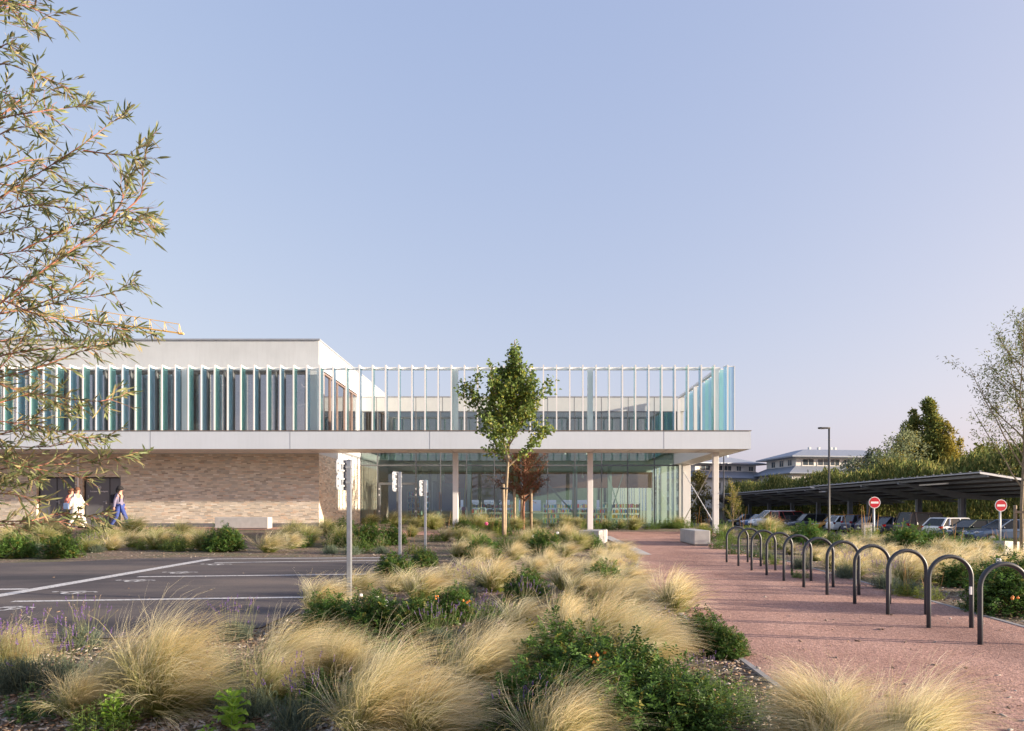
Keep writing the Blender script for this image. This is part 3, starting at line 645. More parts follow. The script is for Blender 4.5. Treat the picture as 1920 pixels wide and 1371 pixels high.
# lamp posts
def lamp(px, d, top, arm, label, w=.06):
    x = (px-CX)/F*d; z0 = gz(x, d); T = empty('street_lamp', (x, d, z0), 0, label, 'street lamp', 'dark car park lamps'); zt = 1.5+(HY-top)/F*d-z0
    m = MB(); m.tube([(0, 0, -.2), (0, 0, 1.2), (0, 0, 1.25), (0, 0, zt)], [w*1.15, w*1.15, w, w*.85], 12); m.build('pole', M['blackpole'], T, smooth=True)
    m = MB(); m.prism([(-arm, -.14), (-arm-.12, -.08), (-arm-.16, 0), (-arm-.12, .08), (-arm, .14), (-.12, .1), (.06, .06), (.06, -.06), (-.12, -.1)], zt-.07, zt+.02); h = m.build('lamp_head', M['blackpole'], T, bevel=.015)
    m = MB(); m.box(-arm-.08, -.25, -.08, .08, zt-.085, zt-.07); m.build('lamp_lens', M['signwhite'], h)
lamp(1554.5, 40, 802, .5, 'dark slender street lamp with a short flat head standing in front of the carports')
lamp(1357, 62, 790, .6, 'dark thin lamp post rising behind the white canopy corner')

# ---------------- carports ----------------
def carport(x0, x1, y0, y1, zh, slope, cols, xc, label):
    T = empty('solar_carport', (xc, y0, -.5), 0, label, 'carport', 'solar carports over the car park')
    def W(m, n, mat, par=T, **k):
        o = m.build(n, mat, **k); o.parent = par
        if par is T: o.location = (-xc, -y0, .5)
        return o
    z = lambda x: zh-slope*(x-x0)
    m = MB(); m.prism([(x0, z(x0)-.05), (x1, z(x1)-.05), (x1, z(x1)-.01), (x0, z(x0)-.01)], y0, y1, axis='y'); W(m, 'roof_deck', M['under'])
    m = MB(); n = int((y1-y0)/1.02); nx = int((x1-x0)/1.7)
    for i in range(n):
        for j in range(nx):
            a = x0+.05+j*1.7; b = a+1.66; ya = y0+.05+i*1.02
            m.prism([(a, z(a)+.02), (b, z(b)+.02), (b, z(b)+.06), (a, z(a)+.06)], ya, ya+.99, axis='y')
    W(m, 'solar_panels', M['solar'])
    m = MB(); m.box(x0-.06, x0, y0, y1, z(x0)-.07, z(x0)-.0); W(m, 'eaves_trim', M['galvp'])
    m = MB(); m.prism([(x0-.06, z(x0)-.12), (x1, z(x1)-.12), (x1, z(x1)+.01), (x0-.06, z(x0)+.01)], y0-.05, y0, axis='y'); W(m, 'gable_trim', M['white'])
    m = MB()
    for i in range(n): m.box(x0-.02, x0+.1, y0+.05+i*1.02, y0+.12+i*1.02, z(x0)+.05, z(x0)+.1)
    W(m, 'panel_clips', M['cpsteel'])
    m = MB(); xx = x0+.5
    while xx < x1: m.box(xx-.05, xx+.05, y0, y1, z(xx)-.24, z(xx)-.06); xx += 1.5
    W(m, 'purlins', M['cpsteel'])
    for yc in cols:
        m = MB(); m.prism([(x0+.1, z(x0+.1)-.42), (x0+.1, z(x0+.1)-.26), (x1-.1, z(x1-.1)-.26), (x1-.1, z(x1-.1)-.4), (xc+.5, z(xc)-.75), (xc-.5, z(xc)-.7)], yc-.1, yc+.1, axis='y'); W(m, 'cantilever_beam', M['cpsteel'])
        m = MB(); m.box(xc-.22, xc+.22, yc-.03, yc+.03, -.6, z(xc)-.7); m.box(xc-.22, xc-.2, yc-.18, yc+.18, -.6, z(xc)-.7); m.box(xc+.2, xc+.22, yc-.18, yc+.18, -.6, z(xc)-.7); W(m, 'column', M['cpsteel'])
    m = MB()
    m.box(x0+1.2, x0+1.35, cols[0]-4.5, cols[0]-1.0, z(x0+1.3)-.38, z(x0+1.3)-.28)
    W(m, 'tube_light', M['signwhite'])
carport(29.6, 38.4, 44.4, 71, 4.0, .16, [54.4, 60.4, 69.0], 34.8, 'large solar carport on grey steel columns, the nearer one on the right')
carport(30.2, 40.0, 72.2, 124, 4.0, .16, [74, 82, 90, 98.5, 107, 116], 35.2, 'long solar carport behind the lamp post, the farther one')

# ---------------- cars ----------------
def car(px, d, rz, col, L, H, kind, label, Wd=1.8, X=None, metal=.5):
    x = (px-CX)/F*d if X is None else X
    name = 'parked_van' if kind == 'van' else 'parked_car'
    T = empty(name, (x, d, gz(x, d)+.01), R(rz), label, 'van' if kind == 'van' else 'car', 'vehicles in the car park')
    paint = pbr('car_paint', col, .28, metal=.0, var=.03, coat=.6)
    h = L/2; w = Wd/2
    if kind == 'van': st = [(-1, .3, 1.05, .9), (-.985, .28, 1.1, .97), (-.5, .25, 1.1, 1), (.45, .25, 1.1, 1), (.62, .25, 1.06, 1), (.85, .27, .95, .95), (.97, .3, .78, .85), (1, .35, .6, .78)]
    else: st = [(-1, .38, .78, .84), (-.97, .28, .92, .92), (-.8, .24, .96, .98), (-.3, .22, .95, 1), (.25, .22, .92, 1), (.5, .22, .88, .98), (.8, .25, .78, .94), (.95, .28, .66, .85), (1, .35, .55, .76)]
    m = MB(); rings = []
    for (t, zb2, zt2, ww) in st:
        W2 = w*ww; X_ = t*h
        rings.append([(X_, -W2*.88, zb2), (X_, -W2, zb2+.18), (X_, -W2, zt2-.16), (X_, -W2*.93, zt2-.02), (X_, -W2*.6, zt2+.02), (X_, W2*.6, zt2+.02), (X_, W2*.93, zt2-.02), (X_, W2, zt2-.16), (X_, W2, zb2+.18), (X_, W2*.88, zb2)])
    vs_ = [p for r in rings for p in r]; n = 10; fs = [tuple(range(n))[::-1], tuple((len(rings)-1)*n+i for i in range(n))]
    for i in range(len(rings)-1):
        for j in range(n): fs.append((i*n+j, i*n+(j+1) % n, (i+1)*n+(j+1) % n, (i+1)*n+j))
    m.add(vs_, fs)
    body = m.build('body', paint, T, smooth=False, bevel=.03)
    # greenhouse: glass core with body-colour pillars and roof
    if kind == 'van': lo = (-.98, .62); hi = (-.95, .22); zl = 1.08
    elif kind == 'suv': lo = (-.95, .42); hi = (-.82, .14); zl = .93
    elif kind == 'sedan': lo = (-.72, .44); hi = (-.42, .10); zl = .92
    else: lo = (-.93, .42); hi = (-.70, .12); zl = .93
    def quadring(x0, x1, ww, z): return [(x0*h, -ww, z), (x1*h, -ww, z), (x1*h, ww, z), (x0*h, ww, z)]
    m = MB(); a = quadring(lo[0], lo[1], w*.91, zl); b = quadring(hi[0], hi[1], w*.74, H-.04)
    m.add(a+b, [(0, 1, 5, 4), (1, 2, 6, 5), (2, 3, 7, 6), (3, 0, 4, 7), (4, 5, 6, 7)]); m.build('windows', M['carglass'], T)
    m = MB()
    for s in (-1, 1):
        A = [Vector((lo[0]*h, s*w*.92, zl)), Vector((lo[1]*h, s*w*.92, zl)), Vector((hi[1]*h, s*w*.755, H-.04)), Vector((hi[0]*h, s*w*.755, H-.04))]
        m.bar(A[1], A[2], .06, .06); m.bar(A[0], A[3], .13, .06); m.bar(A[3], A[2], .06, .06)
        mid0 = A[0].lerp(A[1], .55); mid1 = A[3].lerp(A[2], .6); m.bar(mid0, mid1, .07, .05)
        if kind != 'sedan': q0 = A[0].lerp(A[1], .2); q1 = A[3].lerp(A[2], .15); m.bar(q0, q1, .12, .05)
        if kind == 'van' and col[0] > .5: m.add([A[0]+Vector((0, s*.02, 0)), A[0].lerp(A[1], .62)+Vector((0, s*.02, 0)), A[3].lerp(A[2], .62)+Vector((0, s*.02, 0)), A[3]+Vector((0, s*.02, 0))], [(0, 1, 2, 3)])
    r0 = quadring(hi[0]-.02, hi[1]+.02, w*.77, H-.06); r1 = quadring(hi[0]+.04, hi[1]-.04, w*.62, H)
    m.add(r0+r1, [(0, 1, 2, 3), (4, 5, 6, 7), (0, 1, 5, 4), (1, 2, 6, 5), (2, 3, 7, 6), (3, 0, 4, 7)]); m.build('roof_and_pillars', paint, T, bevel=.015)
    for sx in (-.62, .62):
        for s in (-1, 1):
            m = MB(); m.tube([(sx*h, s*(w-.2), .32), (sx*h, s*(w+.012), .32)], .32, 18); wl = m.build('wheel', M['rubber'], T)
            m = MB(); m.tube([(sx*h, s*(w-.1), .32), (sx*h, s*(w+.02), .32)], .2, 14); m.build('rim', M['rim'], wl)
            m = MB(); m.ball((h*.93, s*w*.66, .70 if kind != 'van' else .85), .12, .2, .075, n=10, k=6); m.build('headlight', M['clear_l'], T)
            zt_ = .86 if kind not in ('van', 'suv') else 1.0
            m = MB(); m.box(-h*.985, -h*.90, s*w*.70 if s > 0 else -w*.94, w*.94 if s > 0 else -w*.70, zt_-.1, zt_+(.35 if kind in ('van',) else .06)); m.build('taillight', M['red_l'], T, bevel=.015)
            m = MB(); m.ball((h*.36, s*(w+.09), zl+.05), .07, .1, .07, n=8, k=6); m.build('mirror', paint, T)
    m = MB(); m.box(-h-.008, -h+.03, -.26, .26, .52, .63); m.build('number_plate', M['plate'], T)
    m = MB(); m.box(h*.97, h+.012, -.5, .5, .34, .5); m.build('grille', M['black'], T)
    m = MB()
    for s in (-1, 1):
        for xx in (.35, -.12): m.box(xx*h-.005, xx*h+.005, s*w-.004*s-.003, s*w-.004*s+.006, .35, zl-.1)
        for xx in (.0, -.45): m.box(xx*h-.1, xx*h+.06, s*w-.003, s*w+.02, zl-.16, zl-.13)
    m.build('door_seams', M['black'], T)
car(1853, 40.5, 176, (.10, .15, .23), 4.5, 1.46, 'sedan', 'blue grey saloon car behind the right no entry sign', X=28.6)
car(1835, 43.0, 182, (.012, .03, .02), 4.2, 1.42, 'hatch', 'dark green car parked between the white hatchback and the blue grey saloon', X=28.2)
car(1795, 46.2, 12, (.72, .73, .75), 4.2, 1.5, 'hatch', 'white hatchback with its red tail light towards the path, under the near carport', X=29.2)
car(1745, 50, 4, (.055, .035, .03), 4.5, 1.85, 'suv', 'tall dark brown people carrier left of the white hatchback', X=29.6, Wd=1.85)
car(1705, 52.6, 2, (.02, .025, .05), 4.3, 1.45, 'hatch', 'dark blue hatchback with a bright red tail light left of the brown people carrier', X=29.2)
car(1680, 55.4, 0, (.035, .03, .05), 4.3, 1.5, 'hatch', 'dark plum car with silver bumper between two dark blue cars', X=29.2)
car(1650, 58.6, 3, (.03, .04, .09), 4.4, 1.6, 'suv', 'dark navy car just right of the left no entry sign', X=29.6)
car(1620, 62, 0, (.62, .66, .72), 4.0, 1.5, 'hatch', 'pale silver hatchback behind the grey utility cabinet', X=29.6)
car(1590, 66, 176, (.50, .24, .02), 4.2, 1.6, 'suv', 'yellow orange car with its bonnet towards the lamp post', X=30)
car(1540, 69, 178, (.05, .06, .08), 4.5, 1.65, 'suv', 'dark grey estate car behind the lamp post', X=28.6)
car(1500, 73, 15, (.28, .015, .02), 4.6, 1.9, 'van', 'dark red van with tall red tail lights', X=28.6, Wd=1.85)
car(1465, 72.5, 178, (.012, .014, .018), 4.3, 1.48, 'hatch', 'black car in front of the white van', X=27.4)
car(1450, 77, 186, (.74, .75, .77), 5.0, 1.97, 'van', 'white delivery van with its bonnet towards the building', X=27.8, Wd=1.95)
car(1425, 82, 180, (.12, .2, .36), 4.1, 1.5, 'hatch', 'light blue car left of the white van', X=28)
car(1400, 88, 180, (.02, .02, .025), 4.2, 1.5, 'hatch', 'black car at the far left end of the parked row', X=28.4)

# ---------------- apartment buildings ----------------
def hip(m, x0, x1, y0, y1, z0, z1, ov, inset, mt):
    a = [(x0-ov, y0-ov, z0), (x1+ov, y0-ov, z0), (x1+ov, y1+ov, z0), (x0-ov, y1+ov, z0)]
    b = [(x0-ov, y0-ov, z0+.25), (x1+ov, y0-ov, z0+.25), (x1+ov, y1+ov, z0+.25), (x0-ov, y1+ov, z0+.25)]
    c = [(x0+inset, y0+inset, z1), (x1-inset, y0+inset, z1), (x1-inset, y1-inset, z1), (x0+inset, y1-inset, z1)]
    m.add(a+b+c, [(3, 2, 1, 0), (0, 1, 5, 4), (1, 2, 6, 5), (2, 3, 7, 6), (3, 0, 4, 7), (4, 5, 9, 8), (5, 6, 10, 9), (6, 7, 11, 10), (7, 4, 8, 11), (8, 9, 10, 11)], mt)
def apartment(ox, oy, rz, Wd, Dp, zl, zm, zt, label, seed):
    r = random.Random(seed)
    T = empty('apartment_building', (ox, oy, -.6), R(rz), label, 'building')
    m = MB(); m.box(0, Wd, 0, Dp, 0, zm); m.box(1.8, Wd-1.8, 1.8, Dp-1.8, zm+.9, zt); m.build('wall', M['houseW'], T)
    m = MB(); hip(m, 1.8, Wd-1.8, 1.8, Dp-1.8, zt, zt+1.9, 1.6, 4.0, 0); rf = m.build('roof', M['roofblue'], T)
    for k in range(4): cx_ = r.uniform(4, Wd-5); m = MB(); m.box(cx_, cx_+.4, Dp/2-.6, Dp/2, zt+1.6, zt+2.5); m.build('chimney', M['band'], rf)
    m = MB(); m.tube([(Wd*.45, Dp/2-2, zt+1.8), (Wd*.45, Dp/2-2, zt+4)], .05, 4); m.tube([(Wd*.45-.7, Dp/2-2, zt+3.8), (Wd*.45+.7, Dp/2-2, zt+3.8)], .04, 4); m.build('aerial', M['band'], rf)
    # mid skirt roof
    m = MB(); a = [(-1, -1), (Wd+1, -1), (Wd+1, Dp+1), (-1, Dp+1)]; b = [(1.75, 1.75), (Wd-1.75, 1.75), (Wd-1.75, Dp-1.75), (1.75, Dp-1.75)]
    m.add([(x, y, zm) for x, y in a]+[(x, y, zm+.15) for x, y in a]+[(x, y, zm+1.6) for x, y in b], [(0, 1, 5, 4), (1, 2, 6, 5), (2, 3, 7, 6), (3, 0, 4, 7), (4, 5, 9, 8), (5, 6, 10, 9), (6, 7, 11, 10), (7, 4, 8, 11), (3, 2, 1, 0)]); m.build('lower_roof', M['roofblue'], T)
    # windows on front and left side (storeys)
    def win(x, y, w_, z0, z1, side):
        m = MB()
        if side == 'f': m.box(x, x+w_, y-.05, y, z0, z1)
        else: m.box(x-.05, x, y, y+w_, z0, z1)
        wd = m.build('window', M['winfar'], T); m = MB()
        if side == 'f': m.box(x-.12, x, y-.08, y, z0-.1, z1+.1); m.box(x+w_, x+w_+.12, y-.08, y, z0-.1, z1+.1); m.box(x+w_/2-.05, x+w_/2+.05, y-.08, y-.05, z0, z1); m.box(x-.3, x+w_+.3, y-.2, y, z0-.2, z0-.1)
        else: m.box(x-.08, x, y-.12, y, z0-.1, z1+.1); m.box(x-.08, x, y+w_, y+w_+.12, z0-.1, z1+.1); m.box(x-.08, x-.05, y+w_/2-.05, y+w_/2+.05, z0, z1); m.box(x-.2, x, y-.3, y+w_+.3, z0-.2, z0-.1)
        m.build('window_frame', M['houseW'], wd)
    xx = 3.2
    while xx < Wd-3.5: win(xx, 1.8, r.choice([1.1, 1.8, 2.2]), zm+1.75, zt-.35, 'f'); xx += r.uniform(2.6, 3.4)
    for s_ in range(int(zm//2.8)):
        z0 = zm-2.5-2.8*s_; xx = 1.2
        while xx < Wd-2.5: win(xx, 0, r.choice([1.1, 1.6, 2.0]), z0, z0+1.6, 'f'); xx += r.uniform(3.0, 4.0)
        yy = 1.2
        while yy < Dp-2.5: win(0, yy, 1.3, z0, z0+1.6, 's'); yy += 3.6
    yy = 3.2
    while yy < Dp-4: win(1.8, yy, 1.4, zm+1.75, zt-.35, 's'); yy += 3.2
    # balconies
    for s_ in range(int(zm//2.8)):
        z0 = zm-3.3-2.8*s_
        if z0 < 1: continue
        for bx in (2.2, Wd*.55):
            m = MB(); m.box(bx, bx+4.4, -1.3, -.002, z0, z0+.16); bl = m.build('balcony', M['houseW'], T)
            m = MB(); m.box(bx, bx+4.4, -1.3, -1.27, z0+1.05, z0+1.12); k = bx
            while k <= bx+4.4: m.box(k, k+.04, -1.3, -1.27, z0+.16, z0+1.05); k += .28
            m.build('balcony_railing', M['houseW'], bl)
apartment(50.0, 128, 8, 24, 15, 0, 9.0, 12.2, 'white apartment block with blue grey hipped roof, the larger one behind the hedge', 3)
apartment(33.4, 136, 22, 19, 14, 0, 8.6, 11.6, 'white apartment block with low hipped roof and balconies seen beyond the canopy corner', 5)
# ---------------- vegetation ----------------
def nrm_(a): return a/np.maximum(np.linalg.norm(a, axis=-1, keepdims=True), 1e-9)
def strips(paths, widths, cols, wdir=None):
    """paths (N,S,3), widths (N,S), cols (N,S,3) -> V,Q,C"""
    N, S, _ = paths.shape
    t = np.gradient(paths, axis=1)
    if wdir is None: wdir = np.random.default_rng(1).normal(size=(N, 1, 3))
    w = nrm_(np.cross(t, np.broadcast_to(wdir, t.shape)))*widths[..., None]/2
    V = np.stack([paths-w, paths+w], 2).reshape(-1, 3); C = np.repeat(cols.reshape(-1, 3), 2, 0)
    i = (np.arange(N)[:, None]*S+np.arange(S-1)[None]).ravel()*2
    return V, np.stack([i, i+1, i+3, i+2], 1), C
def leaves(c, d, n, L, W, cols, fold=.25):
    """diamond leaves folded on the midrib: c base, d direction, n normal"""
    d = nrm_(d); s = nrm_(np.cross(n, d)); n = nrm_(np.cross(d, s)); L = np.broadcast_to(L, len(c))[:, None]; W = np.broadcast_to(W, len(c))[:, None]
    mid = c+d*L*.45
    V = np.stack([c, mid-s*W/2+n*W*fold, c+d*L-n*L*.08, mid+s*W/2+n*W*fold], 1).reshape(-1, 3)
    i = np.arange(len(c))*4; Q = np.concatenate([np.stack([i, i+1, i+2], 1), np.stack([i, i+2, i+3], 1)])
    return V, Q, np.repeat(cols, 4, 0)
def merge(*parts):
    Vs, Qs, Cs = [], [], []; n = 0
    for V, Q, C in parts: Vs.append(V); Qs.append(Q+n); Cs.append(C); n += len(V)
    return np.concatenate(Vs), np.concatenate(Qs), np.concatenate(Cs)

STRAW = np.array([[.90, .75, .45], [.96, .88, .62], [.76, .58, .30], [.95, .87, .60], [.82, .72, .38]])
def grass_proto(seed, H=.62, tufts=95, hairs=30, lean=.55, spread=38, green=.35, hw=.0022, blades=700, pale=1.0):
    g = np.random.default_rng(seed); S = 9; t = np.linspace(0, 1, S)
    N = tufts*hairs
    az = g.uniform(0, 2*np.pi, tufts); th = np.radians(np.abs(g.normal(0, spread*.62, tufts))+4); Lt = H*g.uniform(.6, 1.5, tufts)
    az = np.repeat(az, hairs)+g.normal(0, .05, N); th = np.repeat(th, hairs)+g.normal(0, .022, N); L = np.repeat(Lt, hairs)*g.uniform(.72, 1.05, N)
    tw = np.repeat(g.normal(0, .22, (tufts, 2)), hairs, 0)      # each plume bends its own way
    ln = lean*np.repeat(g.uniform(.45, 1.35, tufts), hairs); drp = np.repeat(g.uniform(.35, 1.0, tufts), hairs)
    d = np.stack([np.sin(th)*np.cos(az), np.sin(th)*np.sin(az), np.cos(th)], 1)
    p = np.stack([g.normal(0, .035, N)+.06*d[:, 0], g.normal(0, .035, N)+.06*d[:, 1], np.zeros(N)], 1)
    # hairs of a plume leave the stem at different heights
    paths = np.zeros((N, S, 3)); paths[:, 0] = p
    fray = g.normal(0, 1, (N, 3))*.022
    for k in range(1, S):
        u = t[k]
        d = d+np.stack([ln*.42*u+tw[:, 0]*.4*u, tw[:, 1]*.5*u, -drp*.40*u**1.8], 1)+fray*u*2.2
        d = nrm_(d); p = p+d*(L/(S-1))[:, None]; paths[:, k] = p
    w = hw*np.interp(t, [0, .25, .6, 1], [1.1, 1.0, .8, .22])[None]*g.uniform(.7, 1.3, (N, 1))
    base = np.array([.23, .27, .06])*g.uniform(.7, 1.25, (N, 1)); tip = STRAW[np.repeat(g.integers(0, 5, tufts), hairs)]*np.repeat(g.uniform(.62, 1.12, (tufts, 1)), hairs, 0)*g.uniform(.85, 1.12, (N, 1))*pale
    u = np.clip((t[None]-green*g.uniform(.5, 1.3, (N, 1)))/.3, 0, 1)[..., None]
    col = base[:, None]*(1-u)+tip[:, None]*u
    A = strips(paths, w, col, g.normal(size=(N, 1, 3)))
    # green inner blades
    n2 = blades; az = g.uniform(0, 2*np.pi, n2); th = np.radians(g.uniform(3, spread*1.25, n2)); L = H*g.uniform(.4, .85, n2); S2 = 6; t2 = np.linspace(0, 1, S2)
    d = np.stack([np.sin(th)*np.cos(az), np.sin(th)*np.sin(az), np.cos(th)], 1); p = np.stack([g.normal(0, .03, n2), g.normal(0, .03, n2), np.zeros(n2)], 1); pp = np.zeros((n2, S2, 3)); pp[:, 0] = p
    for k in range(1, S2):
        d = nrm_(d+np.stack([lean*.1*np.ones(n2), np.zeros(n2), -.18*t2[k]*np.ones(n2)], 1)); p = p+d*(L/(S2-1))[:, None]; pp[:, k] = p
    c0 = np.array([.15, .2, .05])*g.uniform(.6, 1.5, (n2, 1)); c1 = np.array([.34, .32, .11])*g.uniform(.7, 1.2, (n2, 1))
    B2 = strips(pp, hw*1.2*np.linspace(1, .3, S2)[None]*np.ones((n2, 1)), c0[:, None]*(1-t2[None, :, None])+c1[:, None]*t2[None, :, None], g.normal(size=(n2, 1, 3)))
    return merge(A, B2)
def rose_proto(seed, Rr=.42, H=.52, n=620, lush=1.0, flowers=0, hips=0, light=1.0):
    g = np.random.default_rng(seed)
    # canes
    nc = 26; az = g.uniform(0, 2*np.pi, nc); th = np.radians(g.uniform(5, 72, nc)); tips = []; tubes = MB()
    for a, b in zip(az, th):
        d = Vector((math.sin(b)*math.cos(a), math.sin(b)*math.sin(a), math.cos(b))); L = H*(1-.2*abs(math.sin(b)))*g.uniform(.75, 1.1)*(1 if b < .8 else Rr/H*1.1)
        pts = [Vector((0, 0, 0))]
        for k in range(5): d = (d+Vector((g.normal(0, .12), g.normal(0, .12), -.05+g.normal(0, .05)))).normalized(); pts.append(pts[-1]+d*L/5)
        tubes.tube(pts, [.006, .005, .005, .004, .003, .002], 4); tips.append([np.array(q) for q in pts])
    # leaf positions: along canes and in the dome between them
    u = g.uniform(.35, 1.0, n)**.6; a = g.uniform(0, 2*np.pi, n); ph = np.arccos(g.uniform(.0, 1, n))
    lump = 1+.18*np.sin(3*a+seed)*np.sin(2*ph+seed*.7)+.12*np.sin(7*a+2*seed)
    pos = np.stack([Rr*np.sin(ph)*np.cos(a), Rr*np.sin(ph)*np.sin(a), H*np.cos(ph)*.95+.03], 1)*(u*lump)[:, None]
    out = nrm_(pos*np.array([1, 1, .8])+np.array([0, 0, .15])); ax = nrm_(out+g.normal(0, .95, (n, 3)))
    upn = nrm_(out*.6+np.array([0, 0, .8])+g.normal(0, .35, (n, 3)))
    side = nrm_(np.cross(ax, upn)); Ls = .034*lush; parts = []
    tone = g.uniform(.55, 1.35, (n, 1)); basec = np.where(g.random((n, 1)) < .1, np.array([[.20, .19, .04]]), np.array([[.09, .17, .036]]))*tone*light
    for (fo, sd, ang) in ((0, 1, 1.0), (0, -1, 1.0), (.028, 1, .9), (.028, -1, .9), (.05, 1, .75), (.05, -1, .75), (.06, 0, 0)):
        c = pos+ax*fo*lush; d = ax*(.35 if sd else 1)+side*sd*ang
        nn = upn+g.normal(0, .25, (n, 3)); parts.append(leaves(c, d, nn, Ls*g.uniform(.8, 1.2, n), Ls*.62, basec*g.uniform(.85, 1.15, (n, 1))))
    V, Q, C = merge(*parts)
    return (V, Q, C), tubes, pos, out
def lav_proto(seed, Rr=.3, H=.42, n=420, spikes=46, purple=True, grey=1.0):
    g = np.random.default_rng(seed); az = g.uniform(0, 2*np.pi, n); th = np.radians(np.abs(g.normal(0, 34, n))); L = H*.62*g.uniform(.6, 1.1, n); S = 5; t = np.linspace(0, 1, S)
    d = np.stack([np.sin(th)*np.cos(az), np.sin(th)*np.sin(az), np.cos(th)], 1); p0 = np.stack([g.normal(0, Rr*.25, n), g.normal(0, Rr*.25, n), np.zeros(n)], 1)
    path = p0[:, None]+d[:, None]*(L[:, None]*t[None])[..., None]; path[..., 2] -= (t**2*.04)[None]
    c = np.array([.13, .17, .12])*g.uniform(.65, 1.4, (n, 1))*grey
    A = strips(path, .003*np.ones((n, S)), np.repeat(c[:, None], S, 1), g.normal(size=(n, 1, 3)))
    # needle leaves
    k = 9; base = np.repeat(path[:, 1:], 1, 1); idx = g.integers(1, S, (n, k)); fr = g.uniform(0, 1, (n, k)); pt = path[np.arange(n)[:, None], idx]*(fr[..., None])+path[np.arange(n)[:, None], idx-1]*(1-fr[..., None])
    pt = pt.reshape(-1, 3); dd = nrm_(np.repeat(d, k, 0)+g.normal(0, .55, (n*k, 3))); cc = np.repeat(c, k, 0)*g.uniform(.8, 1.25, (n*k, 1))
    B_ = leaves(pt, dd, g.normal(size=(n*k, 3)), .04, .0045, cc, 0)
    sp = spikes; az = g.uniform(0, 2*np.pi, sp); th = np.radians(np.abs(g.normal(0, 22, sp))+2); L = H*g.uniform(.9, 1.45, sp); d = np.stack([np.sin(th)*np.cos(az), np.sin(th)*np.sin(az), np.cos(th)], 1)
    p0 = np.stack([g.normal(0, Rr*.3, sp), g.normal(0, Rr*.3, sp), np.zeros(sp)], 1); path = p0[:, None]+d[:, None]*(L[:, None]*t[None])[..., None]
    C3 = strips(path, .0024*np.ones((sp, S)), np.tile(np.array([.26, .27, .13]), (sp, S, 1)), g.normal(size=(sp, 1, 3)))
    m = 16; pt = (path[:, -1][:, None]-d[:, None]*(np.linspace(0, .05, m)[None, :, None])).reshape(-1, 3); dd = nrm_(np.repeat(d, m, 0)*.5+g.normal(0, .7, (sp*m, 3)))
    pc = np.array([.22, .11, .42]) if purple else np.array([.30, .22, .17]); pcs = np.where(g.random((sp, 1)) < (.65 if purple else .1), pc, np.array([.33, .25, .2])); D = leaves(pt, dd, g.normal(size=(sp*m, 3)), .010, .007, np.repeat(pcs, m, 0)*g.uniform(.7, 1.3, (sp*m, 1)), .1)
    def tri(P_):
        V, Q, C = P_
        return (V, Q if Q.shape[1] == 3 else np.concatenate([Q[:, [0, 1, 2]], Q[:, [0, 2, 3]]]), C)
    return merge(tri(A), B_, tri(C3), D)
def weed_proto(seed, Rr=.35, H=.4, n=900, L=.07, W=.018, col=(.13, .2, .05), stalks=0):
    """mixed low herbs: upright leafy stems"""
    g = np.random.default_rng(seed); ns = 60; az = g.uniform(0, 2*np.pi, ns); r = Rr*np.sqrt(g.uniform(0, 1, ns)); x0 = r*np.cos(az); y0 = r*np.sin(az); hh = H*g.uniform(.45, 1.15, ns)*(1-.35*(r/Rr)**2)
    lean = g.normal(0, .18, (ns, 2)); si = g.integers(0, ns, n); u = g.uniform(.05, 1, n)
    pos = np.stack([x0[si]+lean[si, 0]*hh[si]*u, y0[si]+lean[si, 1]*hh[si]*u, hh[si]*u], 1)
    a = g.uniform(0, 2*np.pi, n); d = nrm_(np.stack([np.cos(a), np.sin(a), g.uniform(-.1, .9, n)], 1)); nn = np.stack([g.normal(0, .3, n), g.normal(0, .3, n), np.ones(n)], 1)
    c = np.array(col)*g.uniform(.6, 1.4, (n, 1))*np.where(g.random((n, 1)) < .12, np.array([[1.6, 1.2, .8]]), 1.0)
    A = leaves(pos, d, nn, L*g.uniform(.6, 1.2, n)*(1.1-.5*u), W*g.uniform(.7, 1.2, n), c)
    S = 4; t = np.linspace(0, 1, S); path = np.stack([x0[:, None]+lean[:, :1]*hh[:, None]*t, y0[:, None]+lean[:, 1:]*hh[:, None]*t, hh[:, None]*t], 2)
    V, Q, C = strips(path, .003*np.ones((ns, S)), np.tile(np.array(col)*1.3, (ns, S, 1)), g.normal(size=(ns, 1, 3)))
    parts = [A, (V, np.concatenate([Q[:, [0, 1, 2]], Q[:, [0, 2, 3]]]), C)]
    if stalks:
        L2 = H*g.uniform(1.5, 2.6, stalks); a = g.uniform(0, 2*np.pi, stalks); b = g.uniform(0, .25, stalks); x = g.normal(0, Rr*.5, stalks); y = g.normal(0, Rr*.5, stalks)
        path = np.stack([x[:, None]+np.cos(a)[:, None]*b[:, None]*L2[:, None]*t, y[:, None]+np.sin(a)[:, None]*b[:, None]*L2[:, None]*t, L2[:, None]*t], 2)
        V, Q, C = strips(path, np.array([.005, .005, .011, .006])[None]*np.ones((stalks, 1)), np.tile(np.array([.42, .24, .10]), (stalks, S, 1)), g.normal(size=(stalks, 1, 3)))
        parts.append((V, np.concatenate([Q[:, [0, 1, 2]], Q[:, [0, 2, 3]]]), C))
    return merge(*parts)

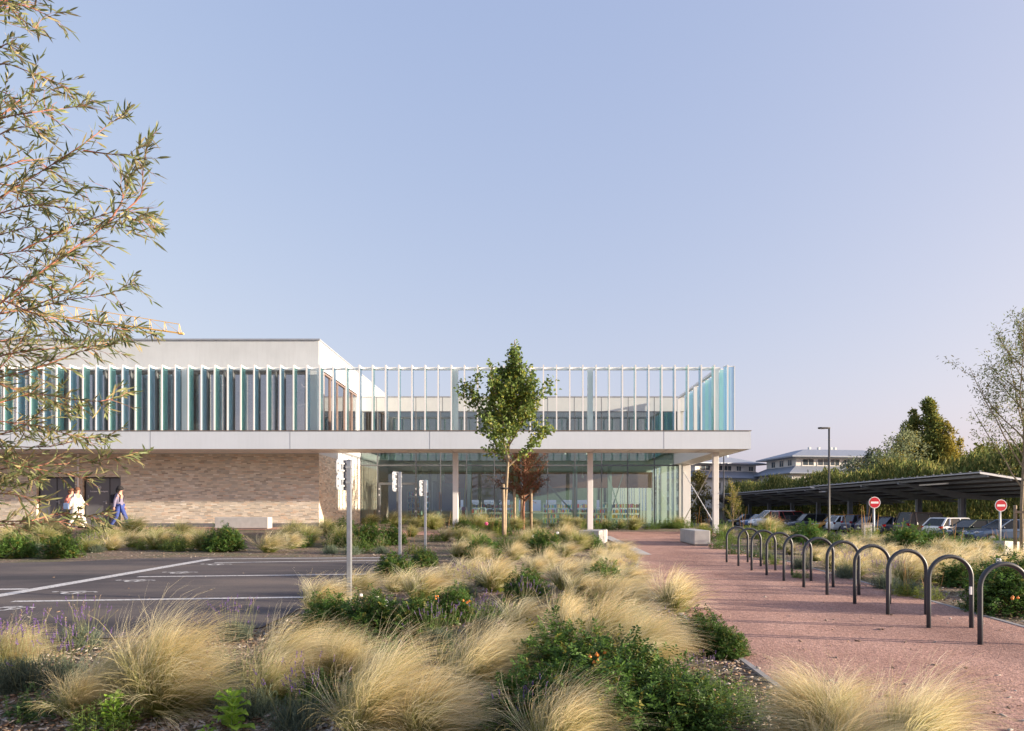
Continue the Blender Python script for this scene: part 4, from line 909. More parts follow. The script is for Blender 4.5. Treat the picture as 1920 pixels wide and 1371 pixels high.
def mesh_only(name, data, mat):
    o = npmesh(name, data[0], data[1], mat, data[2]); me = o.data; bpy.data.objects.remove(o); return me
GR = [mesh_only('feather_grass', grass_proto(s, H=.54, tufts=105, hairs=16, lean=l, spread=sp*.9, green=gr, hw=.0036, blades=700), M['grassm']) for s, l, sp, gr in ((1, .75, 42, .36), (2, 1.0, 48, .40), (3, .5, 36, .34), (4, .85, 55, .34))]
GN = [mesh_only('feather_grass', grass_proto(s, H=.66, tufts=170, hairs=22, lean=l, spread=sp*.85, green=gr, hw=.0023, blades=1200), M['grassm']) for s, l, sp, gr in ((11, 1.05, 46, .42), (12, .7, 40, .40), (13, .85, 52, .38))]
GN.append(mesh_only('feather_grass', grass_proto(14, H=.80, tufts=62, hairs=30, lean=.6, spread=24, green=.42, hw=.0022, blades=700), M['grassm']))
GG = [mesh_only('green_grass', grass_proto(s, H=.5, tufts=90, hairs=20, lean=.35, spread=45, green=.75, hw=.004, blades=900), M['grassm']) for s in (21, 22)]
LV = [mesh_only('lavender', lav_proto(s, purple=p, grey=gy), M['leaf']) for s, p, gy in ((1, True, 1), (2, True, .85), (3, False, 1.25))]
RS = []
for s, n, li in ((1, 1500, 1.0), (2, 1500, 1.3), (3, 1400, .85)):
    d_, tb, pos, out = rose_proto(s, n=n, light=li); me = mesh_only('rose_leaves', d_, M['leaf'])
    st = tb.build('rose_canes', M['bark']); stm = st.data; bpy.data.objects.remove(st); RS.append((me, stm, pos, out))
WD = [mesh_only('herb', weed_proto(s, col=c, L=L, W=W_, stalks=k), M['leaf']) for s, c, L, W_, k in ((1, (.13, .21, .05), .08, .02, 0), (2, (.17, .24, .06), .11, .012, 0), (3, (.10, .17, .05), .06, .03, 0), (4, (.22, .27, .06), .09, .016, 4))]

prng = random.Random(77)
def plant(kind, px, py, s, label, group=None, var=None, rz=None, sx=None, wz=None):
    x, y = G(px, py)
    if y < 3.6: y = 1920/(py-935); x = (px-CX)/F*y
    z = gz(x, y); rz = prng.uniform(-.35, .35) if rz is None else rz
    if kind in ('grass', 'near', 'green'):
        me = {'grass': GR, 'near': GN, 'green': GG}[kind]; me = me[prng.randrange(len(me)) if var is None else var]
        o = link(bpy.data.objects.new('feather_grass' if kind != 'green' else 'green_grass_tuft', me)); cat = 'ornamental grass'
    elif kind == 'lav':
        o = link(bpy.data.objects.new('lavender', LV[prng.randrange(3) if var is None else var])); cat = 'lavender'; rz = prng.uniform(0, 6)
    elif kind == 'weed':
        o = link(bpy.data.objects.new('wild_herb', WD[prng.randrange(4) if var is None else var])); cat = 'herb'; rz = prng.uniform(0, 6)
    elif kind == 'rose':
        k = prng.randrange(3) if var is None else var; me, stm, pos, out = RS[k]; rz = prng.uniform(0, 6)
        o = link(bpy.data.objects.new('rose_bush', None)); cat = 'shrub'
        a = link(bpy.data.objects.new('leaves', me)); a.parent = o; b = link(bpy.data.objects.new('canes', stm)); b.parent = o
    s *= .88 if kind in ('grass', 'near') else 1
    o.location = (x, y, z-.01); o.rotation_euler = (0, 0, rz); q = s*(sx or 1)*(prng.uniform(.82, 1.22) if kind == 'grass' else 1); o.scale = (q, q, s*(wz or 1)); tag(o, label, cat, group)
    return o
# near and middle plants placed one by one
FGN = 'feather grass clumps in the foreground'; FGM = 'feather grass clumps in the middle bed'; FGL = 'feather grass clumps in the far left bed'; FGR = 'feather grass clumps right of the path'
for a in [
 ('near', 225, 1325, .95, 'feather grass clump at lower left in front of the parking bay, its left half', FGN, 0),
 ('near', 320, 1340, 1.0, 'broad windswept feather grass clump at lower left, the largest in front of the asphalt', FGN, 2),
 ('near', 150, 1352, .62, 'small drooping feather grass tuft at the left foot of the broad clump', FGN, 1),
 ('near', 520, 1290, .88, 'feather grass clump just right of the broad clump, leaning over the dark shrub', FGN, 0),
 ('near', 640, 1278, .7, 'thin upright feather grass clump below the nearest sign post', FGN, 1),
 ('near', 690, 1395, .85, 'pale feather grass clump cut by the bottom edge, left of centre', FGN, 1),
 ('near', 800, 1400, .80, 'feather grass tuft cut by the bottom edge at centre', FGN, 2),
 ('near', 880, 1335, 1.0, 'pale feather grass clump at centre, left of the large rose bush', FGN, 1),
 ('near', 950, 1290, .8, 'feather grass clump behind the left shoulder of the large rose bush', FGN, 2),
 ('near', 1130, 1245, 1.12, 'silky feather grass clump spreading behind the large rose bush', FGN, 2),
 ('near', 1200, 1265, .95, 'feather grass clump drooping right towards the mulch, beside the large rose bush', FGN, 0),
 ('grass', 1060, 1200, 1.0, 'feather grass clump between the large rose bush and the lavender behind', FGN, 2),
 ('grass', 975, 1195, .95, 'pale feather grass clump left of the silky one behind the rose bush', FGN, 0),
 ('grass', 1262, 1150, 1.12, 'golden feather grass clump at the left edge of the red path, in full sun', FGN, 2),
 ('near', 1535, 1400, .80, 'feather grass clump leaning left over the mulch at lower right', FGN, 1),
 ('near', 1690, 1460, .80, 'feather grass clump cut by the bottom edge on the red path at lower right', FGN, 1),
 ('near', 1590, 1470, .72, 'feather grass tuft between the two lower right clumps', FGN, 2),
 ('near', 1050, 1440, .8, 'feather grass tips rising from the bottom edge below the rose bush', FGN, 1),
 ('near', 300, 1338, 1.0, 'tall wispy feather grass plumes rising out of the broad lower left clump', FGN, 3),
 ('near', 700, 1388, .88, 'tall pale feather grass plumes above the clump at the bottom edge', FGN, 3),
 ('near', 905, 1330, .86, 'tall upright feather grass plumes left of the large rose bush', FGN, 3),
 ('near', 600, 1268, .62, 'thin upright feather grass plumes in front of the nearest sign post', FGN, 3),
 ('near', 1560, 1400, .62, 'wispy feather grass plumes against the red path at lower right', FGN, 3),
 ('near', 1710, 1470, .8, 'upright feather grass plumes at the lower right, in front of the path', FGN, 3),
 ('near', 505, 1330, .6, 'small wispy grass tuft beside the lime green leafy plant', FGN, 3),
 ('near', 5, 1260, .7, 'feather grass tuft cut by the left edge above the lavender', FGN, 0),
 ('grass', 600, 1150, 1.05, 'feather grass clump on the edge of the asphalt left of the nearest sign post', FGM, 0),
 ('grass', 668, 1120, .95, 'feather grass clump directly behind the nearest sign post', FGM, 1),
 ('grass', 740, 1110, .7, 'small green feather grass tuft between the two nearer sign posts', FGM, 3),
 ('grass', 790, 1130, 1.15, 'tall straw feather grass clump in front of the farthest sign post', FGM, 0),
 ('grass', 840, 1100, .9, 'feather grass clump right of the tall straw one, below the farthest sign post', FGM, 1),
 ('grass', 930, 1110, 1.15, 'wide feather grass clump in front of the young tree trunk', FGM, 2),
 ('grass', 1000, 1085, 1.0, 'feather grass clump right of the young tree trunk', FGM, 0),
 ('grass', 1060, 1105, 1.05, 'feather grass clump in front of the rose with white buds', FGM, 2),
 ('grass', 1105, 1090, 1.0, 'feather grass clump near the left edge of the path below the bench', FGM, 0),
 ('grass', 1120, 1055, .9, 'feather grass clump right in front of the left path bench', FGM, 1),
 ('grass', 1150, 1062, .8, 'feather grass clump beside the slab strip', FGM, 2),
 ('grass', 1060, 1045, .9, 'feather grass clump left of the left path bench', FGM, 0),
 ('grass', 900, 1055, .9, 'feather grass clump left of the young tree base', FGM, 3),
 ('grass', 965, 1050, .9, 'feather grass clump at the base of the young tree', FGM, 2),
 ('grass', 860, 1045, 1.0, 'feather grass clump right of the farthest sign post base', FGM, 1),
 ('grass', 835, 1015, 1.1, 'feather grass clump in front of the left canopy column', FGM, 0),
 ('grass', 870, 1012, 1.0, 'feather grass clump right of the left canopy column', FGM, 1),
 ('grass', 905, 1018, .9, 'feather grass clump between the left canopy column and the young tree', FGM, 3),
 ('grass', 1060, 1012, 1.15, 'bright feather grass clump left of the middle canopy column', FGM, 2),
 ('grass', 990, 1016, .9, 'feather grass clump in front of the staked red tree', FGM, 0),
 ('grass', 505, 1036, 1.25, 'rounded feather grass clump in front of the left bench', FGL, 1),
 ('grass', 545, 1030, 1.15, 'rounded feather grass clump right of the one in front of the left bench', FGL, 0),
 ('grass', 578, 1012, 1.1, 'feather grass clump below the brick corner', FGL, 3),
 ('grass', 250, 1026, 1.2, 'feather grass clump in front of the walker in blue jeans', FGL, 1),
 ('grass', 300, 1030, 1.2, 'feather grass clump right of the walker in blue jeans', FGL, 0),
 ('grass', 345, 1028, 1.1, 'feather grass clump left of the rose bush beside the left bench', FGL, 3),
 ('grass', 210, 1032, .9, 'feather grass clump left of the walker in blue jeans', FGL, 2),
 ('grass', 8, 1014, 1.0, 'feather grass clump at the far left of the far bed', FGL, 2)]:
    plant(a[0], a[1], a[2], a[3], a[4], a[5], a[6], 2.9 if a[1] == 1535 else None)
for a in ((1146, 1034, .6, 'at the end of the left path bench'), (1158, 1045, .95, 'covering the edge of the slab strip'), (1176, 1062, .9, 'at the near end of the slab strip'), (1150, 1080, .95, 'along the slab-free path edge, upper one'), (1178, 1105, .95, 'along the slab-free path edge, middle one'), (1150, 1135, 1.0, 'just left of the golden clump'), (1178, 1150, .9, 'below left of the golden clump'), (1140, 1075, .9, 'behind the low rose by the path'), (1025, 1070, .95, 'right of the young tree among other clumps'), (880, 1085, .9, 'left of the young tree among other clumps'), (1085, 1130, 1.0, 'in the middle of the bed left of the golden clump')):
    plant('grass', a[0], a[1], a[2], 'feather grass clump '+a[3], FGM)
RG = 'rose bushes in the beds'
for a in [
 (1050, 1320, 1.05, 'large dark green rose bush with orange hips at lower centre', 0), (1180, 1355, 1.0, 'dark rose bush low at the right of the hip-bearing one', 2), (1120, 1400, .95, 'rose bush at the bottom edge right of centre', 0),
 (990, 1370, .75, 'rose bush at the bottom edge between grass and lavender', 1), (1260, 1400, .8, 'low rose bush at the bottom edge beside the mulch', 2),
 (1315, 1222, .72, 'rose bush on the path edge beside the golden grass', 2), (1362, 1232, .5, 'small rose shoots spreading over the path edging', 0),
 (620, 1185, .75, 'rose bush at the foot of the nearest sign post', 1), (700, 1192, .85, 'rose bush with white flowers right of the nearest sign post', 0), (780, 1195, .8, 'rose bush with orange hips in the middle bed', 2), (850, 1165, .75, 'rose bush below the wide grass clump', 0),
 (740, 1085, .9, 'rose bush at the foot of the middle sign post', 0), (795, 1062, .7, 'rose bush at the foot of the farthest sign post', 2),
 (985, 1125, .8, 'rose bush between grass clumps in front of the young tree', 0), (1130, 1110, .85, 'rose bush near the path edge left of the golden grass', 1), (905, 1048, 1.0, 'rose bush left of the young tree trunk', 1), (1020, 1040, 1.15, 'rose bush with white buds right of the young tree trunk', 0), (870, 1000, 1.1, 'rose bush with a pink bloom behind the young tree', 2), (930, 1004, 1.1, 'rose bush in front of the red tree stakes', 0),
 (1110, 1030, .8, 'rose bush in front of the left path bench', 1),
 (420, 1034, 1.3, 'rose bush directly in front of the left bench', 0), (30, 1046, 1.1, 'rose bush at the far left beside the asphalt', 1), (115, 1046, 1.05, 'low rose bush left of the door walkers', 2), (690, 1026, 1.35, 'dark rose bush behind the nearest sign post', 2), (735, 1022, 1.1, 'dark rose bush behind the middle sign post', 0), (645, 1008, 1.2, 'rose bush below the sunlit side wall', 1),
 (1515, 1026, 1.35, 'bright green rose bush behind the far hoops', 1), (1560, 1040, 1.0, 'rose bush right of the bright green one behind the hoops', 2), (1700, 1035, 1.35, 'rose bush in the right bed under the near carport', 1), (1745, 1035, 1.2, 'rose bush right of the middle one in the right bed', 0), (1885, 1150, 1.2, 'large dark rose bush right of the nearest hoops', 2), (1920, 1120, 1.2, 'rose bush at the right edge behind the nearest hoop', 0), (1870, 1032, 1.2, 'rose bush below the right no entry sign', 1), (1800, 1100, .8, 'low rose bush between grass and the second hoop', 0)]:
    plant('rose', a[0], a[1], a[2], a[3], RG, a[4])
LG = 'lavender plants in the beds'
for a in [
 (30, 1300, 1.15, 'grey green lavender mound cut by the left edge', 1), (120, 1290, .95, 'lavender left of the broad feather grass clump', 0), (150, 1215, .9, 'purple flowering lavender against the asphalt at left', 0), (400, 1330, .95, 'grey lavender mound right of the broad grass clump', 2), (470, 1345, .9, 'lavender with faded heads beside the bright green seedling', 2), (560, 1370, .85, 'lavender with purple heads at the bottom left of centre', 0),
 (440, 1200, .85, 'lavender behind the broad grass clump by the asphalt', 1), (820, 1215, .85, 'blue grey lavender mound in the middle bed', 1), (905, 1190, .85, 'lavender between the hip-bearing rose and the pale grass', 0), (1000, 1400, .75, 'lavender with purple spikes at the bottom centre', 0), (1075, 1395, .6, 'lavender in front of the large rose bush', 0), (1320, 1290, .5, 'small lavender on the mulch', 1),
 (870, 1120, .9, 'lavender left of the wide grass clump', 0), (905, 1100, .85, 'lavender in front of the young tree', 1), (1255, 1215, .7, 'lavender between the silky grass and the golden grass', 0), (1175, 1085, .75, 'lavender on the left path edge', 0), (990, 1145, .8, 'lavender behind the pale foreground grass', 1),
 (620, 1038, 1.0, 'round grey lavender by the asphalt edge behind the nearest sign post', 2), (660, 1040, 1.0, 'round grey lavender left of the middle sign post', 2), (715, 1038, .9, 'lavender beside the middle sign post', 2), (180, 1036, 1.0, 'lavender in the far left bed', 1), (70, 1034, 1.0, 'lavender between the two roses at far left', 2),
 (1500, 1068, 1.0, 'lavender behind the sixth hoop', 1), (1590, 1085, 1.1, 'lavender behind the fifth nearest hoop', 0), (1660, 1105, 1.05, 'dark lavender mound behind the fourth nearest hoop', 1), (1700, 1115, 1.0, 'dark lavender mound behind the third nearest hoop', 2), (1440, 1050, .9, 'lavender behind the far hoops', 1)]:
    plant('lav', a[0], a[1], a[2], a[3], LG, a[4])
# right bed grasses
rl = ['behind the far hoops', 'beside the bright green rose', 'in the middle of the right bed', 'behind the third nearest hoop', 'behind the second nearest hoop', 'along the path edging', 'near the right edge']
k = 0
for px, py, s in ((1560, 1066, 1.1), (1600, 1082, 1.2), (1640, 1072, 1.2), (1700, 1092, 1.35), (1750, 1090, 1.3), (1735, 1060, 1.2), (1790, 1078, 1.2), (1835, 1070, 1.2), (1870, 1078, 1.1), (1900, 1062, 1.1), (1530, 1052, 1.0), (1660, 1050, 1.2), (1600, 1048, 1.2), (1810, 1050, 1.2),
                  (1590, 1030, 1.5), (1630, 1028, 1.5), (1655, 1032, 1.4), (1680, 1028, 1.4), (1780, 1030, 1.5), (1812, 1028, 1.4), (1765, 1040, 1.3), (1840, 1042, 1.2), (1570, 1036, 1.3), (1545, 1028, 1.3), (1480, 1040, .9), (1610, 1016, 1.6), (1650, 1015, 1.6), (1700, 1012, 1.6), (1770, 1014, 1.6), (1485, 1012, 1.2), (1450, 1020, .9), (1318, 990, 1.0)):
    near_ = 'beside the right path edging' if py > 1064 else ('in the centre of the bed right of the path' if py > 1024 else 'at the back of the right bed in front of the parked cars')
    s *= .62 if py < 1035 else (.8 if py < 1064 else .9)
    plant('grass', px, py, s, 'sunlit straw feather grass clump '+near_, 'straw grass '+near_)
# leafy herbs of the far beds
def herb(px, py, s, where, var=None, kind='weed'): plant(kind, px, py, s, ('low leafy green herb ' if kind == 'weed' else 'low green grass tuft ')+where, ('herbs ' if kind == 'weed' else 'grass tufts ')+where, var)
g_ = random.Random(5)
for k in range(46):
    px = g_.uniform(690, 1285); d = g_.uniform(32.2, 36.8); x = (px-CX)/F*d; py = HY+(1.5-gz(x, d))*F/d
    herb(px, py, g_.uniform(.9, 1.5), 'in the bed at the foot of the hall glass', None, 'weed' if g_.random() < .5 else 'green')
for k in range(26):
    px = g_.uniform(1290, 1540); d = g_.uniform(19.5, 36); x = (px-CX)/F*d
    if x < 6.7: continue
    py = HY+(1.5-gz(x, d))*F/d; herb(px, py, g_.uniform(.8, 1.5), 'in the bed behind the far hoops', None, 'weed' if g_.random() < .7 else 'green')
for k in range(70):
    px = g_.uniform(0, 690); py = g_.uniform(1000, 1036)
    if 395 < px < 520: continue
    herb(px, py, g_.uniform(.8, 1.35), 'in the far left bed below the brick wall', g_.randrange(2), 'weed' if g_.random() < .55 else 'green')
for k in range(26):
    px = g_.uniform(760, 1090); py = g_.uniform(1000, 1040); herb(px, py, g_.uniform(.8, 1.3), 'among the grasses around the young tree', None, 'weed' if g_.random() < .6 else 'green')
for k in range(22):
    px = g_.uniform(1540, 1915); py = g_.uniform(1006, 1040); herb(px, py, g_.uniform(1.0, 1.7), 'in the right bed in front of the carports', 3 if g_.random() < .35 else 0)
for px, py, s in ((1450, 1060, .7), (1380, 1040, .8), (1420, 1046, .8), (1500, 1085, .5), (1690, 1118, .6), (1740, 1125, .6), (1350, 1030, .9)):
    herb(px, py, s, 'along the right path edging')
for px, py, s in ((1350, 1330, .7), (1300, 1345, .8), (1220, 1375, .8), (900, 1385, .6), (620, 1330, .7), (560, 1320, .7), (80, 1345, .6), (200, 1375, .6), (470, 1290, .7), (740, 1250, .8), (660, 1230, .8), (860, 1240, .7), (1390, 1360, .6), (1000, 1240, .7), (560, 1250, .7), (400, 1260, .6), (1180, 1170, .7), (1060, 1150, .7), (930, 1160, .7), (860, 1130, .7), (1110, 1150, .7)):
    herb(px, py, s, 'between the foreground clumps', g_.choice([0, 2]))

# flowers and hips as small things on their own bushes
def bloom(px, py, d, r, mat, name, label, n=6):
    T = P(px, py, d); m = MB(); g = random.Random(int(px))
    for k in range(n):
        a = 2*math.pi*k/n; c = (r*.5*math.cos(a), -.3*r+.3*r*g.random(), r*.5*math.sin(a)); m.ball(c, r*.55, r*.25, r*.5, n=8, k=5)
    o = m.build(name, mat, smooth=True); o.location = T; return o
def attach(o, near):
    best = min((q for q in bpy.data.objects if q.name.startswith('rose_bush') and q.type == 'EMPTY'), key=lambda q: (q.location-o.location).length)
    bpy.context.view_layer.update(); o.parent = best; o.matrix_parent_inverse = (Matrix.Translation(best.location) @ best.rotation_euler.to_matrix().to_4x4() @ Matrix.Diagonal((*best.scale, 1))).inverted()
for px, py, d, r in ((706, 1122, 7.7, .034), (722, 1130, 7.6, .042), (677, 1116, 7.9, .02), (1045, 1000, 20, .05), (1000, 1006, 20.5, .05), (428, 985, 20, .05), (1872, 1052, 9.0, .04)):
    attach(bloom(px, py, d, r, M['petal'], 'white_rose_flower', ''), 0)
attach(bloom(912, 982, 26, .07, pbr('pink_petal', (.6, .1, .22), .6), 'pink_rose_flower', ''), 0)
for cx_, cy_, d, s in ((1112, 1236, 4.55, 1), (1122, 1228, 4.6, 1), (875, 1128, 7.6, 1), (729, 1070, 14, 1.3), (1905, 1118, 8.0, 1.2), (815, 1120, 8, .8)):
    g = random.Random(cx_)
    for k in range(4):
        m = MB(); m.ball((0, 0, 0), .013*s, .013*s, .012*s, n=10, k=7); m.ball((0, 0, .013*s), .004*s, .004*s, .006*s, n=6, k=4)
        o = m.build('rose_hip', M['hip'], smooth=True); o.location = P(cx_+g.uniform(-12, 12)*5/d, cy_+g.uniform(-8, 8)*5/d, d-.05); attach(o, 0)
# bright seedlings and broad dock leaves
def broad(px, py, s, n, L, W_, col, label, up=.5, seed=1, cat='plant', tall=.22):
    g = np.random.default_rng(seed); d_ = 1920/(py-935); x = (px-CX)/F*d_; h = np.linspace(0, 1, n)
    a = np.arange(n)*2.4+g.normal(0, .3, n); dirs = np.stack([np.cos(a), np.sin(a), np.full(n, up)+h*.5], 1); base = np.stack([.01*np.cos(a), .01*np.sin(a), .02+h*tall], 1); parts = []
    nn = np.stack([-np.cos(a)*.3, -np.sin(a)*.3, np.ones(n)], 1); c = np.array(col)*g.uniform(.75, 1.25, (n, 1)); dn = nrm_(dirs); sd = nrm_(np.cross(nn, dn)); Ln = L*g.uniform(.7, 1.15, n)*(1.05-.35*h)
    # each leaf: lofted blade of 6 stations
    st = np.array([0, .12, .35, .6, .82, 1.0]); wd = np.array([.06, .5, 1.0, .9, .5, .0])
    V = []; Q = []; C = []; k0 = 0
    for i in range(n):
        for j in range(6):
            mid = base[i]+dn[i]*Ln[i]*st[j]-np.array([0, 0, 1])*Ln[i]*.35*st[j]**2; w = sd[i]*W_*wd[j]/2*(Ln[i]/L); upv = np.array([0, 0, .18*W_*wd[j]+.01*math.sin(j*2+i)])
            V += [mid-w+upv, mid, mid+w+upv]; C += [c[i]*.95, c[i]*1.25, c[i]*.95]
        for j in range(5):
            b = k0+j*3; Q += [(b, b+1, b+4, b+3), (b+1, b+2, b+5, b+4)]
        k0 += 18
    T = empty('leafy_plant', (x, d_, gz(x, d_)), 0, label, cat); T.scale = (s, s, s); npmesh('leaves', V, Q, M['leaf'], np.array(C), T, smooth=True)
    m = MB(); m.tube([(0, 0, -.02), (0, 0, tall+.02)], [.006, .003], 6); m.build('stem', pbr('green_stem', (.2, .3, .07), .6), T)
broad(215, 1368, 1.15, 20, .12, .065, (.26, .42, .06), 'bright lime green seedling at the bottom left', seed=3, tall=.16)
broad(435, 1376, 1.25, 24, .12, .075, (.28, .44, .06), 'bright lime green leafy plant at the bottom between the grasses', seed=4, tall=.18)
broad(390, 1390, .8, 9, .09, .055, (.2, .34, .05), 'small bright green seedling left of the lime green leafy plant', seed=6, tall=.1)
broad(1245, 1370, 1.0, 9, .24, .12, (.07, .15, .035), 'broad-leaved dark green dock plant at the bottom', .55, 5, tall=.05)
broad(580, 1320, 1.0, 8, .26, .11, (.05, .11, .035), 'broad-leaved dark plant between the left feather grasses', .4, 7, tall=.04)
broad(40, 1345, .9, 7, .2, .09, (.06, .12, .04), 'broad-leaved plant at the lower left corner', .3, 8, tall=.03)
broad(1700, 1118, .8, 9, .16, .09, (.09, .2, .05), 'low broad-leaved plant by the right path edging', .4, 9, tall=.04)

# ---------------- wood chips (uncountable) ----------------
def chips():
    g = np.random.default_rng(8); n = 30000
    d = 1/g.uniform(1/26., 1/3.6, n); px = g.uniform(-60, 1980, n); x = (px-CX)/F*d
    def inside(x, y):
        asph = (x < -3.0) & (y > 7.0) & (y < 17.2); path = (x > 1.95+np.clip((y-8)/9.5, 0, 1)*1.05) & (x < 6.3-np.clip((16-y)/10, 0, 1)*.5) ; return (~(asph | path) | (path & (g.random(len(x)) < .035)) | (asph & (g.random(len(x)) < .008))) & (y < 27.4)
    ok = inside(x, d); x = x[ok]; y = d[ok]; n = len(x); z = np.array([gz(a, b) for a, b in zip(x, y)])+g.uniform(.0, .025, n)
    a = g.uniform(0, 6.3, n); dr = np.stack([np.cos(a), np.sin(a), g.normal(0, .25, n)], 1); nn = np.stack([g.normal(0, .35, n), g.normal(0, .35, n), np.ones(n)], 1)
    c = np.array([[.26, .20, .15], [.34, .30, .26], [.14, .09, .06], [.32, .22, .15], [.42, .38, .34]])[g.integers(0, 5, n)]*g.uniform(.7, 1.15, (n, 1))
    d3 = nrm_(dr); s = nrm_(np.cross(nn, d3)); L = g.uniform(.015, .06, n)[:, None]; W_ = g.uniform(.008, .022, n)[:, None]; p = np.stack([x, y, z], 1); up = np.array([0, 0, .006])
    V = np.stack([p-s*W_/2, p+d3*L-s*W_/2, p+d3*L+s*W_/2, p+s*W_/2], 1).reshape(-1, 3); i = np.arange(n)*4
    V2 = V+up; V = np.concatenate([V, V2]); o_ = 4*n; Q = np.concatenate([np.stack([i+o_, i+1+o_, i+2+o_, i+3+o_], 1)]+[np.stack([i+a_, i+b_, i+b_+o_, i+a_+o_], 1) for a_, b_ in ((0, 1), (1, 2), (2, 3), (3, 0))])
    tag(npmesh('wood_chip_mulch', V, Q, M['chips'], np.tile(np.repeat(c, 4, 0), (2, 1))), 'grey and brown wood chips spread over the planting beds', 'mulch', kind='stuff')
chips()

# ---------------- trees ----------------
def crown_leaves(name, segs, n, L, W_, col, seed, mat, parent, droop=.0, yellow=.1, ycol=(.4, .33, .05), clust=None, bushy=.05):
    """leaves along twig segments segs: list of (p0,p1)"""
    g = np.random.default_rng(seed); A = np.array([s[0] for s in segs]); B_ = np.array([s[1] for s in segs]); ln = np.linalg.norm(B_-A, axis=1); i = g.choice(len(segs), n, p=ln/ln.sum()); u = g.uniform(0, 1, (n, 1))
    p = A[i]*(1-u)+B_[i]*u+g.normal(0, bushy, (n, 3)); d = nrm_(nrm_(B_[i]-A[i])*.5+g.normal(0, .8, (n, 3))+np.array([0, 0, -droop])); nn = g.normal(0, .6, (n, 3))+np.array([0, 0, 1])
    c = np.where(g.random((n, 1)) < yellow, np.array(ycol), np.array(col))*g.uniform(.6, 1.4, (n, 1))
    V, Q, C = leaves(p, d, nn, L*g.uniform(.7, 1.25, n), W_*g.uniform(.7, 1.2, n), c); return npmesh(name, V, Q, mat, C, parent)
def young_tree(loc, H, zc, prof, nl, seed, label, cat, group, leaf, barkm, trad=.05, angle=(30, 55), lean=0, name='young_tree', sub=7, stakes=True):
    rg = random.Random(seed); T = empty(name, loc, 0, label, cat, group); tr = MB(); br = MB(); segs = []
    tp = [Vector((lean*(k/9)**1.2+.012*math.sin(k*2.1), .02*math.sin(k), H*k/9-.05)) for k in range(10)]; tr.tube(tp, [trad*(1-.085*k) for k in range(10)], 10); tr.build('trunk', barkm, T, smooth=True)
    def on(z): f = max(0, min(8.999, z/H*9)); k = int(f); return tp[k].lerp(tp[k+1], f-k)
    for k in range(nl):
        f = (k+.5)/nl; z0 = zc+(H*.93-zc)*f**.9; az = k*2.4+rg.uniform(-.4, .4); an = R(rg.uniform(*angle)); p = on(z0)
        wmax = prof(min(1, f+.18)); L = wmax/max(.35, math.sin(an))*rg.uniform(.84, 1.03); d = Vector((math.sin(an)*math.cos(az), math.sin(an)*math.sin(az), math.cos(an))); pts = [p]; nS = 6
        for j in range(nS): d = (d+Vector((rg.gauss(0, .08), rg.gauss(0, .08), .05+rg.gauss(0, .05)))).normalized(); pts.append(pts[-1]+d*L/nS)
        r0 = trad*.38*(1-.5*f)+.004; br.tube(pts, [r0*(1-.8*j/nS)+.002 for j in range(nS+1)], 5)
        for j in range(2, nS+1): segs.append((pts[j-1], pts[j]))
        for q in range(sub):
            j = rg.randint(1, nS-1); s = pts[j].lerp(pts[j+1], rg.random()); e = (d*.7+Vector((rg.gauss(0, .6), rg.gauss(0, .6), rg.gauss(.15, .4)))).normalized(); l2 = L*rg.uniform(.18, .42); m1 = s+e*l2*.5; e2 = s+e*l2+Vector((0, 0, rg.uniform(-.02, .08))); br.tube([s, m1, e2], [.006, .004, .002], 4); segs += [(s, m1), (m1, e2), (m1, e2)]
    segs.append((tp[-2], tp[-1]))
    cr = crown_leaves('crown', segs, leaf['n'], leaf['L'], leaf['W'], leaf['col'], seed, M['leaf'], T, leaf.get('droop', .2), leaf.get('y', .1), leaf.get('yc', (.4, .33, .05)), bushy=leaf.get('b', .04)); br.build('branches', barkm, T)
    return T, tp
# tulip-like young tree in the centre
x = (945-CX)/F*21.3
Tc, tpc = young_tree((x, 21.3, gz(x, 21.3)), 6.5, 2.45, lambda f: 1.22*math.sin(math.pi*min(1, max(0, .30+f*.66)))**.8*(1.22-.62*f), 32, 12, 'young green broad-leaved tree tied to a stake in front of the canopy', 'tree', None,
    dict(n=7600, L=.12, W=.095, col=(.18, .255, .07), y=.16, yc=(.34, .34, .06), b=.08), M['bark'], .06, (28, 60), .34, sub=11)
def stake(x, y, h, label, tilt=0, r=.04, g='wooden tree stakes'):
    z = gz(x, y); m = MB(); m.tube([(0, 0, -.2), (tilt*.5, 0, h*.5), (tilt, 0, h-.03), (tilt, 0, h)], [r, r*.97, r*.92, r*.7], 9); o = m.build('tree_stake', M['wood'], smooth=True); o.location = (x, y, z); tag(o, label, 'tree stake', g); return o
stake(x+.0, 21.12, 1.95, 'wooden stake tied to the young green tree', -.02, .055)
m = MB(); m.tube([(x+.1*math.cos(R(a)), 21.2+.17*math.sin(R(a)), gz(x, 21)+1.82) for a in range(0, 361, 30)], .03, 6); o = m.build('tree_tie', M['black']); tag(o, 'black rubber tie holding the young green tree to its stake', 'tree tie')
# red-brown tree with three stakes
x = (981-CX)/F*34
young_tree((x, 34, gz(x, 34)), 4.3, 1.35, lambda f: 1.5*math.sin(math.pi*min(1, .25+f*.62))**.6, 38, 31, 'young tree with rust-red foliage and stakes in front of the hall glass', 'tree', None,
    dict(n=6000, L=.10, W=.032, col=(.20, .085, .045), y=.3, yc=(.11, .10, .04), b=.07), M['redbark'], .085, (45, 88), .1, sub=12, name='red_tree')
for px, lb in ((965, 'left'), (996, 'right'), (978, 'middle')): stake((px-CX)/F*33.6, 33.6+(.9 if px == 978 else 0), 2.0, 'wooden stake of the red tree, %s one of three' % lb, 0, .07)
